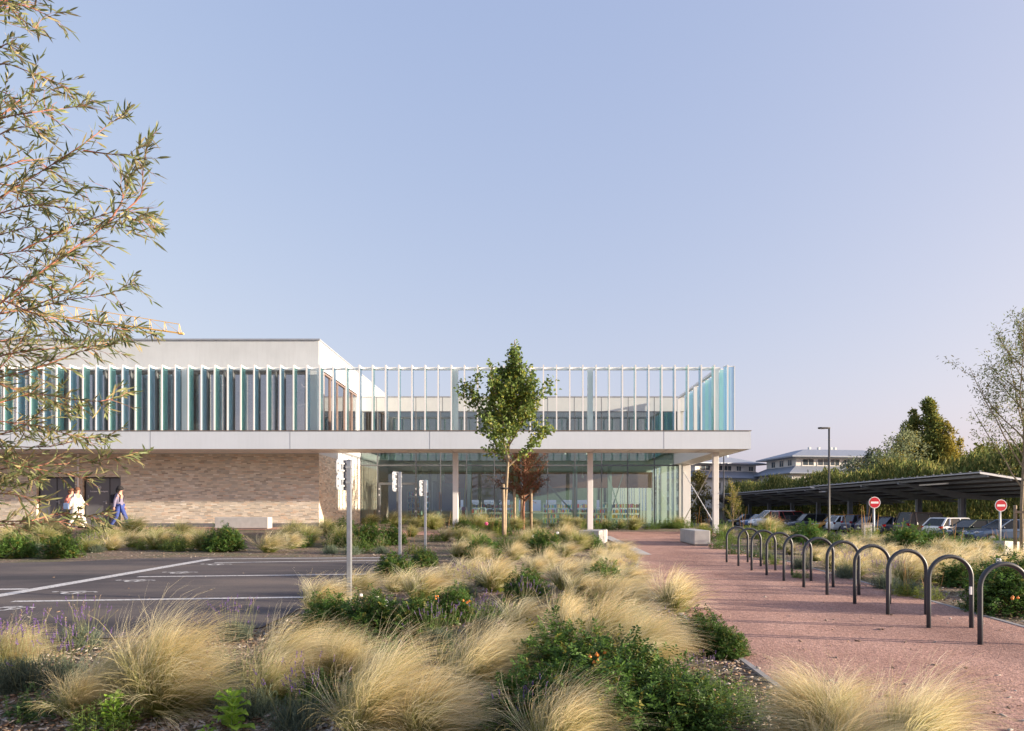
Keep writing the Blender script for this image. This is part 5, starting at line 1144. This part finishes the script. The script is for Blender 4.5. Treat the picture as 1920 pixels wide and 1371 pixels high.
# right sparse tree with stakes
x = 14.75
leafR = dict(n=7500, L=.10, W=.032, col=(.16, .20, .07), y=.2, yc=(.24, .2, .06), b=.09)
Tr, _ = young_tree((x, 20.3, gz(x, 20.3)), 6.6, 1.7, lambda f: 2.15*(1-.62*f), 26, 41, 'tall sparse young tree with fine leaves at the right edge, tied to stakes', 'tree', 'young trees along the right bed', leafR, M['bark'], .055, (26, 50), .15, sub=8)
stake(14.35, 20.0, 1.45, 'wooden stake left of the sparse right-hand tree', 0, .05); stake(14.85, 19.9, 1.45, 'wooden stake right of the sparse right-hand tree', 0, .05)
m = MB(); m.bar((14.3, 19.98, gz(14.3, 20)+1.25), (14.9, 19.88, gz(14.8, 20)+1.25), .05, .07); tag(m.build('stake_crossbar', M['wood']), 'wooden crossbar between the stakes of the right-hand tree', 'tree stake')
for (tx, ty, rz, s) in ():   # same row continues outside the frame
    c = copy_tree(Tr); c.location = (tx, ty, gz(tx, ty)); c.rotation_euler = (0, 0, rz); c.scale = (s, s, s); c['label'] = 'sparse young tree of the right bed, outside the photo'
# sapling near the hoops
x = (1374-CX)/F*30
young_tree((x, 30, gz(x, 30)), 1.95, .4, lambda f: .5*(1-.5*f), 16, 51, 'small yellowish sapling behind the far bicycle hoops', 'tree', None, dict(n=1300, L=.06, W=.03, col=(.17, .19, .05), y=.3, b=.05), M['bark'], .025, (20, 45), .05, sub=6, name='sapling')
# far trees: crowns of many leaf clumps
def far_tree(x, y, H, prof, n, L, col, seed, label, name='tree', trunk_h=.15, ycol=None, yf=.0, group='trees behind the car park', lobes=9):
    g = np.random.default_rng(seed); z0 = -.6; T = empty(name, (x, y, z0), 0, label, 'tree', group)
    # lobes: sub-crowns spread inside the outline
    lz = g.uniform(trunk_h+.05, .93, lobes)*H; la = g.uniform(0, 6.28, lobes); lr = np.array([prof(v/H) for v in lz])*g.uniform(.15, .75, lobes); lc = np.stack([lr*np.cos(la), lr*np.sin(la), lz], 1); ls = np.array([prof(v/H) for v in lz])*g.uniform(.35, .6, lobes)+.25
    i = g.choice(lobes, n, p=(ls**1.6)/(ls**1.6).sum()); dv = nrm_(g.normal(size=(n, 3))); rr = g.uniform(.45, 1, (n, 1))**.5*(1+.22*g.normal(size=(n, 1)).clip(-1, 2))
    p = lc[i]+dv*rr*ls[i][:, None]*np.array([1, 1, 1.5 if name == 'poplar' else 1.05]); tone = g.uniform(.75, 1.25, lobes)[i][:, None]
    c = 1.5*np.array(col)*tone*g.uniform(.6, 1.4, (n, 1))
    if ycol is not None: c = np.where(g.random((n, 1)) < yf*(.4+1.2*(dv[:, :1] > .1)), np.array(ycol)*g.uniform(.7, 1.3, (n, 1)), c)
    d = nrm_(dv*.5+g.normal(0, .5, (n, 3))+np.array([0, 0, .5 if name == 'poplar' else 0])); V, Q, C = leaves(p, d, g.normal(size=(n, 3))+np.array([0, 0, .6]), L*g.uniform(.6, 1.3, n), L*.6*g.uniform(.6, 1.2, n), c); npmesh('crown', V, Q, M['far'], C, T)
    m = MB(); m.tube([(0, 0, 0), (0, 0, H*.5), (0, 0, H*.9)], [H*.016+.05, H*.011+.03, .03], 8)
    for k in range(min(lobes, 10)): m.tube([(0, 0, max(.5, lc[k][2]-ls[k]*1.5)), tuple(lc[k])], [.06, .03], 5)
    m.build('trunk', M['ctrunk'], T)
pop = lambda w: (lambda f: 1.3*w*(math.sin(math.pi*min(1, max(0, f*.9+.08)))**.6)*(1.25-.75*f))
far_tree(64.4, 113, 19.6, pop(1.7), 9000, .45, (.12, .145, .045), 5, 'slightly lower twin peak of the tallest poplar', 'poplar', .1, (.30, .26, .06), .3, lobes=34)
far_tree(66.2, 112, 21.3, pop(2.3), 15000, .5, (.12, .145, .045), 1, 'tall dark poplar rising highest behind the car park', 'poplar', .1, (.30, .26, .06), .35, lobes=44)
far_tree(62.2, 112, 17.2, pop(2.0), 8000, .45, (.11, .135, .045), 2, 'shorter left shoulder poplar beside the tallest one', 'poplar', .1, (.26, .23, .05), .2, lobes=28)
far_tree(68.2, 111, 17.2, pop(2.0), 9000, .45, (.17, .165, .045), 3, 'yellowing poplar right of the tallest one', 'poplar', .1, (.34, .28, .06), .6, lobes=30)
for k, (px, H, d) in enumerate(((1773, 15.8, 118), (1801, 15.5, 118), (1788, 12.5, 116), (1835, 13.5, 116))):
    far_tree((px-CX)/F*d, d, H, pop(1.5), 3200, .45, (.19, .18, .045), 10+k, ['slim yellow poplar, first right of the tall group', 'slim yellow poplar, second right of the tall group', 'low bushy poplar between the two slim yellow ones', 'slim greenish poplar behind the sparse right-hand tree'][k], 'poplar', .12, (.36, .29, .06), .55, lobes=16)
rnd = lambda w: (lambda f: w*math.sin(math.pi*min(1, f*.85+.15))**.5)
for k, (px, H, d, w, c) in enumerate(((1608, 10.8, 112, 4.2, (.15, .17, .11)), (1640, 11.6, 108, 4.0, (.10, .12, .085)), (1690, 14.0, 104, 4.6, (.16, .18, .10)), (1660, 10.4, 100, 4.2, (.11, .14, .07)), (1735, 8.8, 98, 3.8, (.15, .16, .06)), (1850, 11.0, 100, 5.0, (.10, .115, .035)), (1905, 10.0, 90, 5.0, (.08, .10, .03)), (1790, 9.0, 100, 4.2, (.12, .13, .04)), (1870, 10.5, 84, 4.0, (.10, .12, .03)))):
    far_tree((px-CX)/F*d, d, H, rnd(w), 7000, .42, c, 30+k, ['silvery willow beside the larger apartment block', 'dark grey green tree behind the silvery willow', 'pale grey green willow in front of the tall poplar', 'round green tree low in front of the pale willow', 'yellow green bushy tree below the poplars', 'dark bushy tree behind the sparse right-hand tree', 'dark tree at the right edge behind the carport', 'low olive tree below the slim poplars', 'olive green tree right of the slim poplars'][k], 'tree', .05, (.26, .22, .05), .15, lobes=16)
far_tree(27.5, 108, 8.0, rnd(2.5), 2500, .4, (.12, .11, .04), 60, 'small dark tree seen between the corner column and the apartment block', 'tree', .1, lobes=8)
far_tree(31.0, 150, 9.5, rnd(4), 2500, .5, (.12, .1, .05), 61, 'brownish tree left of the smaller apartment block', 'tree', .1, lobes=8)
# hedge along the car park
def hedge():
    g = np.random.default_rng(9); n = 60000; y = g.uniform(50, 142, n); top = 5.9+.5*np.sin(y*.35)+.35*np.sin(y*.9+1)+g.normal(0, .25, n); zz = -.5+(top+.5)*g.uniform(0, 1, n)**.7; x = 41.5+g.normal(0, .8, n)+.4*np.sin(y*.6)
    p = np.stack([x, y, zz], 1); d = nrm_(g.normal(0, .35, (n, 3))+np.array([0, 0, 1.0])); c = np.where(g.random((n, 1)) < .3, np.array([.36, .33, .11]), np.array([.15, .185, .06]))*g.uniform(.6, 1.4, (n, 1))
    V, Q, C = leaves(p, d, g.normal(size=(n, 3)), .75*g.uniform(.5, 1.2, n), .16*g.uniform(.6, 1.3, n), c)
    T = empty('hedge', (41.5, 50, -.5), 0, 'tall dark green bamboo-like hedge behind the solar carports', 'hedge'); o = npmesh('foliage', V, Q, M['far'], C, T); o.location = (-41.5, -50, .5)
    m = MB(); r = random.Random(2)
    for k in range(180): yy = 50+k*.51; xx = 41.5+r.uniform(-.4, .4); m.tube([(xx, yy, -.5), (xx+r.uniform(-.2, .2), yy, 4.5)], .05, 4, caps=False)
    o = m.build('stems', M['ctrunk'], T); o.location = (-41.5, -50, .5)
hedge()

# ---------------- willow reaching in from the left ----------------
def willow():
    T = empty('willow_tree', (-5.6, 5.2, gz(-5.6, 5.2)), 0, 'willow with narrow leaves and reddish twigs reaching into the picture from the left', 'tree'); off = Vector((5.6, -5.2, -gz(-5.6, 5.2)))
    rg = random.Random(3); tr = MB(); tw = MB(); seg = []
    tr.tube([(0, 0, -.1), (.05, 0, 1.2), (0, .05, 2.4), (.08, 0, 4), (.1, 0, 5.6)], [.12, .1, .085, .06, .03], 10)
    L1 = [[(-60, 10), (30, 8), (70, 20), (105, 38)], [(-60, 60), (0, 20), (40, 5), (80, -25)], [(-60, 90), (0, 0), (30, 28), (60, 50), (72, 55)], [(-60, 150), (0, 120), (45, 131), (100, 152), (165, 184)], [(-60, 260), (0, 218), (40, 185), (65, 165), (60, 140)], [(-60, 240), (0, 222), (60, 211), (110, 205), (163, 197)],
          [(-60, 300), (0, 252), (50, 238), (95, 246)], [(-60, 430), (0, 372), (72, 325), (157, 270), (215, 226), (241, 219)], [(157, 282), (190, 287), (240, 293), (262, 300)], [(232, 398), (264, 366), (268, 320), (272, 295), (280, 262)], [(-60, 620), (30, 545), (98, 495), (175, 440), (219, 408), (260, 415), (300, 432)], [(205, 415), (225, 385), (238, 350), (245, 325)],
          [(-60, 330), (0, 315), (60, 300), (110, 330), (150, 365), (170, 380)], [(-60, 420), (0, 400), (60, 385), (120, 390), (165, 410)], [(40, 470), (100, 440), (160, 415), (230, 395), (290, 412)], [(-60, 690), (0, 588), (84, 507), (146, 467), (190, 462)], [(-60, 610), (0, 588), (64, 578), (128, 562), (204, 551), (252, 528)], [(60, 575), (120, 550), (170, 520), (182, 512)],
          [(-60, 560), (0, 562), (70, 590), (146, 603), (220, 615), (300, 629)], [(-60, 700), (0, 668), (80, 655), (160, 652), (220, 640), (235, 615)], [(-60, 730), (0, 708), (70, 690), (150, 660), (215, 645)], [(-60, 760), (0, 755), (60, 738), (130, 748), (190, 752), (240, 738)], [(-60, 690), (0, 720), (50, 738), (110, 755), (150, 768)],
          [(-60, 780), (0, 790), (70, 798), (130, 815), (200, 825)], [(-60, 850), (0, 838), (90, 838), (160, 822), (215, 818)], [(-60, 900), (0, 880), (70, 873), (150, 868), (220, 858), (283, 846)], [(-60, 860), (0, 862), (60, 878), (120, 888), (172, 902)], [(-60, 930), (0, 925), (40, 930), (75, 940)], [(-60, 985), (0, 978), (60, 976), (110, 962), (160, 968), (204, 958)], [(-60, 1000), (0, 985), (50, 982), (110, 978), (135, 985)],
          [(-60, 500), (-10, 480), (60, 470), (120, 480), (160, 500)], [(-60, 360), (0, 345), (50, 360), (90, 400)], [(-60, 540), (0, 520), (60, 530), (110, 545)], [(-60, 650), (0, 640), (60, 630), (130, 640)], [(-60, 820), (0, 815), (40, 800), (80, 770)], [(-60, 180), (-5, 170), (30, 190), (50, 230)], [(-60, 110), (-10, 95), (20, 80), (40, 100)], [(-60, 455), (0, 440), (60, 425), (90, 440)], [(-60, 740), (0, 690), (40, 640), (60, 600)], [(-60, 960), (0, 905), (40, 890), (80, 905)]]
    for pl in L1:
        d0 = rg.uniform(4.6, 5.9); pts = []
        for i, (px, py) in enumerate(pl): pts.append(P(px, py, d0+.12*i*rg.uniform(-1, 1))+off)
        # smooth polyline (Catmull)
        sp = []
        for i in range(len(pts)-1):
            a = pts[max(0, i-1)]; b = pts[i]; c = pts[i+1]; e = pts[min(len(pts)-1, i+2)]
            for t in (0, .33, .66): sp.append(.5*((2*b)+(c-a)*t+(2*a-5*b+4*c-e)*t*t+(3*b-a-3*c+e)*t**3))
        sp.append(pts[-1]); n = len(sp); tw.tube(sp, [.0048*(1-i/n)+.0014 for i in range(n)], 5)
        if pl[0][0] < -20: root = Vector((.05, 0, max(.6, min(5.2, sp[0].z-.35)))); tw.tube([root, root.lerp(sp[0], .5)+Vector((0, 0, .05)), sp[0]], [.022, .015, .010], 6)
        tot = sum((sp[i+1]-sp[i]).length for i in range(n-1))
        for i in range(1, n-1): seg.append((sp[i], sp[i+1]))
        seg.append((sp[-2], sp[-1])); seg.append((sp[-2], sp[-1]))
        k = int(tot/.09)
        for q in range(k):
            j = rg.randint(1, n-2); s = sp[j].lerp(sp[j+1], rg.random()); ax = (sp[j+1]-sp[j]).normalized(); f = j/n
            dd = (ax+Vector((rg.gauss(0, .25), rg.gauss(0, .6), rg.choice([-1, 1])*rg.uniform(.3, .9)))).normalized(); l = rg.uniform(.10, .34)*(1.15-.75*f); m1 = s+dd*l*.5; e2 = s+dd*l+Vector((.03, 0, -.015)); tw.tube([s, m1, e2], [.0022, .0016, .0009], 4); seg += [(s, m1), (m1, e2)]
    # alternate narrow leaves along every twig
    g = np.random.default_rng(4); P0 = []; D = []
    for a, b in seg:
        v = b-a; l = v.length; k = max(1, int(l/.0175)); d = v.normalized()
        for j in range(k): P0.append(a+v*((j+rg.random())/k)); D.append(d)
    p = np.array(P0); d = np.array(D); n = len(p); keep = g.random(n) < .68; p = p[keep]; d = d[keep]; n = len(p)
    dd = nrm_(d+g.normal(0, .36, (n, 3))); nn = g.normal(0, .7, (n, 3))+np.array([0, 0, .7])
    c = np.array([[.18, .22, .09], [.25, .26, .12], [.12, .15, .06], [.36, .31, .15], [.46, .39, .20]])[g.choice(5, n, p=[.32, .28, .2, .13, .07])]*g.uniform(.75, 1.25, (n, 1))
    # narrow 6-vertex lance leaf
    L = g.uniform(.065, .12, n)[:, None]; W_ = g.uniform(.011, .018, n)[:, None]; s = nrm_(np.cross(nn, dd)); nu = nrm_(np.cross(dd, s)); cv = g.uniform(-.12, .16, (n, 1))
    v0 = p; a1 = p+dd*L*.3-s*W_*.45+nu*W_*.2; a2 = p+dd*L*.3+s*W_*.45+nu*W_*.2; b1 = p+dd*L*.65-s*W_*.4-nu*L*cv*.4+nu*W_*.2; b2 = p+dd*L*.65+s*W_*.4-nu*L*cv*.4+nu*W_*.2; t = p+dd*L-nu*L*cv
    V = np.stack([v0, a1, a2, b1, b2, t], 1).reshape(-1, 3); i = np.arange(n)*6
    Q = np.concatenate([np.stack([i, i+2, i+1], 1), np.stack([i+1, i+2, i+4], 1), np.stack([i+1, i+4, i+3], 1), np.stack([i+3, i+4, i+5], 1)])
    tr.build('trunk', M['bark'], T, smooth=True); tw.build('branches', M['redtwig'], T); npmesh('crown', V, Q, M['leaf'], np.repeat(c, 6, 0), T)
willow()
# ---------------- tower crane ----------------
def crane():
    T = empty('tower_crane', (P(-160, 570, 150).x, 150, -.6), 0, 'yellow tower crane whose lattice jib reaches over the white roof', 'crane'); o0 = Vector((-P(-160, 570, 150).x, -150, .6))
    a = P(-160, 556, 150)+o0; b = P(338, 625, 150)+o0; n = 18; m = MB(); up = Vector((0, 0, 2.1)); tipu = P(336, 608, 150)+o0
    for s in (-.7, .7):
        m.bar(a+Vector((0, s, 0)), b+Vector((0, s*.6, 0)), .16)
    ua = a+Vector((0, 0, 3.4)); m.bar(ua, tipu, .14)
    for k in range(n+1):
        p = a.lerp(b, k/n); q = ua.lerp(tipu, k/n); m.bar(p+Vector((0, -.6, 0)), q, .09); m.bar(p+Vector((0, .6, 0)), q, .09)
        if k < n: r_ = a.lerp(b, (k+1)/n); m.bar(q, r_+Vector((0, -.5, 0)), .07)
    m.build('jib', M['crane'], T)
    m = MB(); m.box(b.x-.4, b.x+.7, b.y-.3, b.y+.3, b.z-.25, b.z+.1); m.build('jib_end', M['crane'], T)
    m = MB(); h = a.z
    for sx in (-.8, .8):
        for sy in (-.8, .8): m.bar((sx, sy, 0), (sx, sy, h+3), .16)
    for k in range(int(h/2)):
        for (u, v) in (((-.8, -.8), (.8, -.8)), ((-.8, .8), (.8, .8)), ((-.8, -.8), (-.8, .8)), ((.8, -.8), (.8, .8))): m.bar((*u, k*2), (*v, k*2+2), .08)
    m.build('mast', M['crane'], T)
crane()

# ---------------- people ----------------
def cloth_mat(n, c): return pbr(n, c, .85, var=.12, scale=14)
def skin_mesh(name, joints, edges, rad, mat, parent, sub=2, root=0):
    me = bpy.data.meshes.new(name); me.from_pydata([tuple(j) for j in joints], edges, []); me.materials.append(mat)
    o = link(bpy.data.objects.new(name, me)); o.parent = parent
    md = o.modifiers.new('skin', 'SKIN'); md.use_smooth_shade = True
    sk = me.skin_vertices[0].data
    for i, r in enumerate(rad): sk[i].radius = (r, r) if not hasattr(r, '__len__') else r
    for i in range(len(joints)): sk[i].use_root = (i == root)
    s = o.modifiers.new('sub', 'SUBSURF'); s.levels = sub; s.render_levels = sub
    return o
def person(px, d, heading, label, stride, armf, armb, top, bottom, hair, toplen=.78, coat=1.0, hair_r=.115, bag=None, skirt=False, H=1.0):
    x = (px-CX)/F*d; T = empty('person', (x, d, gz(x, d)+.02), heading, label, 'person'); T.scale = (H, H, H)
    # local frame: +x is the walking direction
    sf, sb = stride
    J = {'pel': (0, 0, .95), 'sp': (.0, 0, 1.12), 'ch': (.01, 0, 1.33), 'nk': (.03, 0, 1.47), 'hd': (.05, 0, 1.58), 'tp': (.05, 0, 1.68),
         'ls': (.0, .17, 1.40), 'rs': (.0, -.17, 1.40), 'lh': (0, .09, .92), 'rh': (0, -.09, .92)}
    J['le'] = (armf[0], .22, 1.13); J['lw'] = (armf[1], .21, armf[2]); J['re'] = (armb[0], -.22, 1.13); J['rw'] = (armb[1], -.21, armb[2])
    J['lk'] = (sf*.6, .09, .50); J['la'] = (sf, .09, .09); J['lt'] = (sf+.17, .09, .04); J['rk'] = (sb*.35+.04, -.09, .50); J['ra'] = (sb, -.09, .14 if sb < 0 else .09); J['rt'] = (sb+.15, -.09, .05)
    ks = list(J); idx = {k: i for i, k in enumerate(ks)}
    E = [('pel', 'sp'), ('sp', 'ch'), ('ch', 'nk'), ('nk', 'hd'), ('hd', 'tp'), ('ch', 'ls'), ('ls', 'le'), ('le', 'lw'), ('ch', 'rs'), ('rs', 're'), ('re', 'rw'), ('pel', 'lh'), ('lh', 'lk'), ('lk', 'la'), ('la', 'lt'), ('pel', 'rh'), ('rh', 'rk'), ('rk', 'ra'), ('ra', 'rt')]
    rr = dict(pel=.12, sp=.115, ch=.125, nk=.05, hd=.085, tp=.075, ls=.06, rs=.06, le=.042, re=.042, lw=.03, rw=.03, lh=.085, rh=.085, lk=.06, rk=.06, la=.042, ra=.042, lt=.035, rt=.035)
    skin_mesh('body', [J[k] for k in ks], [(idx[a], idx[b]) for a, b in E], [rr[k] for k in ks], M['skin'], T, 2, 0)
    def sub(name, keys, mat, grow, moves=None):
        jj = dict(J)
        if moves: jj.update(moves)
        id2 = {k: i for i, k in enumerate(keys)}; ed = [(id2[a], id2[b]) for a, b in E if a in id2 and b in id2]
        return skin_mesh(name, [jj[k] for k in keys], ed, [rr[k]+grow for k in keys], mat, T, 2, 0)
    sub('trousers', ['pel', 'lh', 'lk', 'la', 'rh', 'rk', 'ra'], bottom, .018)
    tk = ['sp', 'ch', 'pel', 'ls', 'le', 'rs', 're']
    if coat > .9: tk += ['lw', 'rw']
    sub('top', tk, top, .02)
    if skirt: m = MB(); m.tube([(0, 0, 1.2), (0, 0, 1.0), (0, 0, .7), (0, 0, .62)], [.16, .19, .25, .25], 16); m.build('tunic_hem', top, T, smooth=True)
    m = MB(); m.ball((.02, 0, 1.665), hair_r*1.0, hair_r*.95, hair_r*.92, n=14, k=9); m.ball((-.045, 0, 1.60), hair_r*.75, hair_r*.85, hair_r*1.0, n=12, k=8); m.build('hair', hair, T, smooth=True)
    m = MB(); m.ball((.135, 0, 1.585), .018, .014, .022, n=8, k=6); m.build('nose', M['skin'], T, smooth=True)
    m = MB()
    for s in (-1, 1): m.ball((.128, s*.032, 1.615), .008, .012, .007, n=8, k=5)
    m.box(.127, .134, -.025, .025, 1.54, 1.548); m.build('eyes_and_mouth', M['black'], T)
    for side, w, e in (('l', J['lw'], J['le']), ('r', J['rw'], J['re'])):
        dv = (Vector(w)-Vector(e)).normalized(); m = MB(); w = Vector(w); sd = Vector((1, 0, 0)) if abs(dv.x) < .9 else Vector((0, 0, 1)); sd = (sd-dv*sd.dot(dv)).normalized(); nn_ = dv.cross(sd)
        m.tube([w-dv*.01, w+dv*.04, w+dv*.085], [.026, .034, .028], 8)
        for q, ln in enumerate((.062, .072, .068, .052)): b0 = w+dv*.08+sd*(q-1.5)*.017; m.tube([b0, b0+dv*ln*.5+nn_*.004, b0+dv*ln*.95+nn_*.016], [.009, .008, .006], 6)
        b0 = w+dv*.03+sd*.03; m.tube([b0, b0+dv*.03+sd*.02, b0+dv*.06+sd*.024], [.011, .010, .007], 6); m.build('hand', M['skin'], T, smooth=True)
    for a, t in (('la', 'lt'), ('ra', 'rt')):
        A = Vector(J[a]); m = MB(); m.tube([A+Vector((-.05, 0, -.035)), A+Vector((.05, 0, -.03)), A+Vector((.16, 0, -.045)), A+Vector((.2, 0, -.05))], [.045, .05, .042, .025], 10); m.build('shoe', cloth_mat('shoe', (.03, .03, .035)), T, smooth=True)
    return T
jeans = cloth_mat('blue_denim', (.04, .07, .27)); grey = cloth_mat('grey_violet_jacket', (.20, .18, .27)); blackc = cloth_mat('black_cloth', (.02, .02, .03)); hairb = cloth_mat('black_hair', (.012, .011, .014)); hairr = cloth_mat('brown_hair', (.13, .06, .035)); whitec = cloth_mat('white_linen', (.75, .72, .66)); pinkc = cloth_mat('pink_shirt', (.55, .20, .16))
TP = person(224, 28.3, 0, 'person with dark hair, grey jacket, black backpack and blue jeans walking past the door', (.33, -.30), (-.03, .08, .92), (-.06, -.10, .88), grey, jeans, hairb, hair_r=.135, H=1.0)
m = MB(); m.box(-.30, -.14, -.15, .15, 1.05, 1.42); bp_ = m.build('backpack', blackc, TP, bevel=.04); m = MB(); m.tube([(-.16, .11, 1.40), (-.02, .13, 1.50), (.12, .12, 1.38), (.08, .12, 1.12), (-.15, .12, 1.08)], .018, 6); m.tube([(-.16, -.11, 1.40), (-.02, -.13, 1.50), (.12, -.12, 1.38), (.08, -.12, 1.12), (-.15, -.12, 1.08)], .018, 6); m.build('backpack_strap', blackc, bp_)
TP = person(144, 28.1, 0, 'person in a long white tunic striding right in front of the left door', (.34, -.28), (.10, .26, 1.06), (-.10, -.16, .92), whitec, whitec, hairr, hair_r=.11, skirt=True, H=.98)
m = MB(); m.box(-.40, -.16, -.28, -.2, .82, 1.08); b_ = m.build('shoulder_bag', cloth_mat('blue_bag', (.16, .24, .42)), TP, bevel=.03); m = MB(); m.tube([(-.3, -.24, 1.08), (-.1, -.19, 1.36), (0, -.1, 1.5)], .012, 6); m.build('bag_strap', b_.data.materials[0], b_)
TP = person(133, 28.7, 0, 'person in a pink shirt walking close behind the person in white', (.30, -.26), (.02, .18, 1.10), (-.10, -.18, .95), pinkc, blackc, hairr, coat=0, hair_r=.11, H=.96)
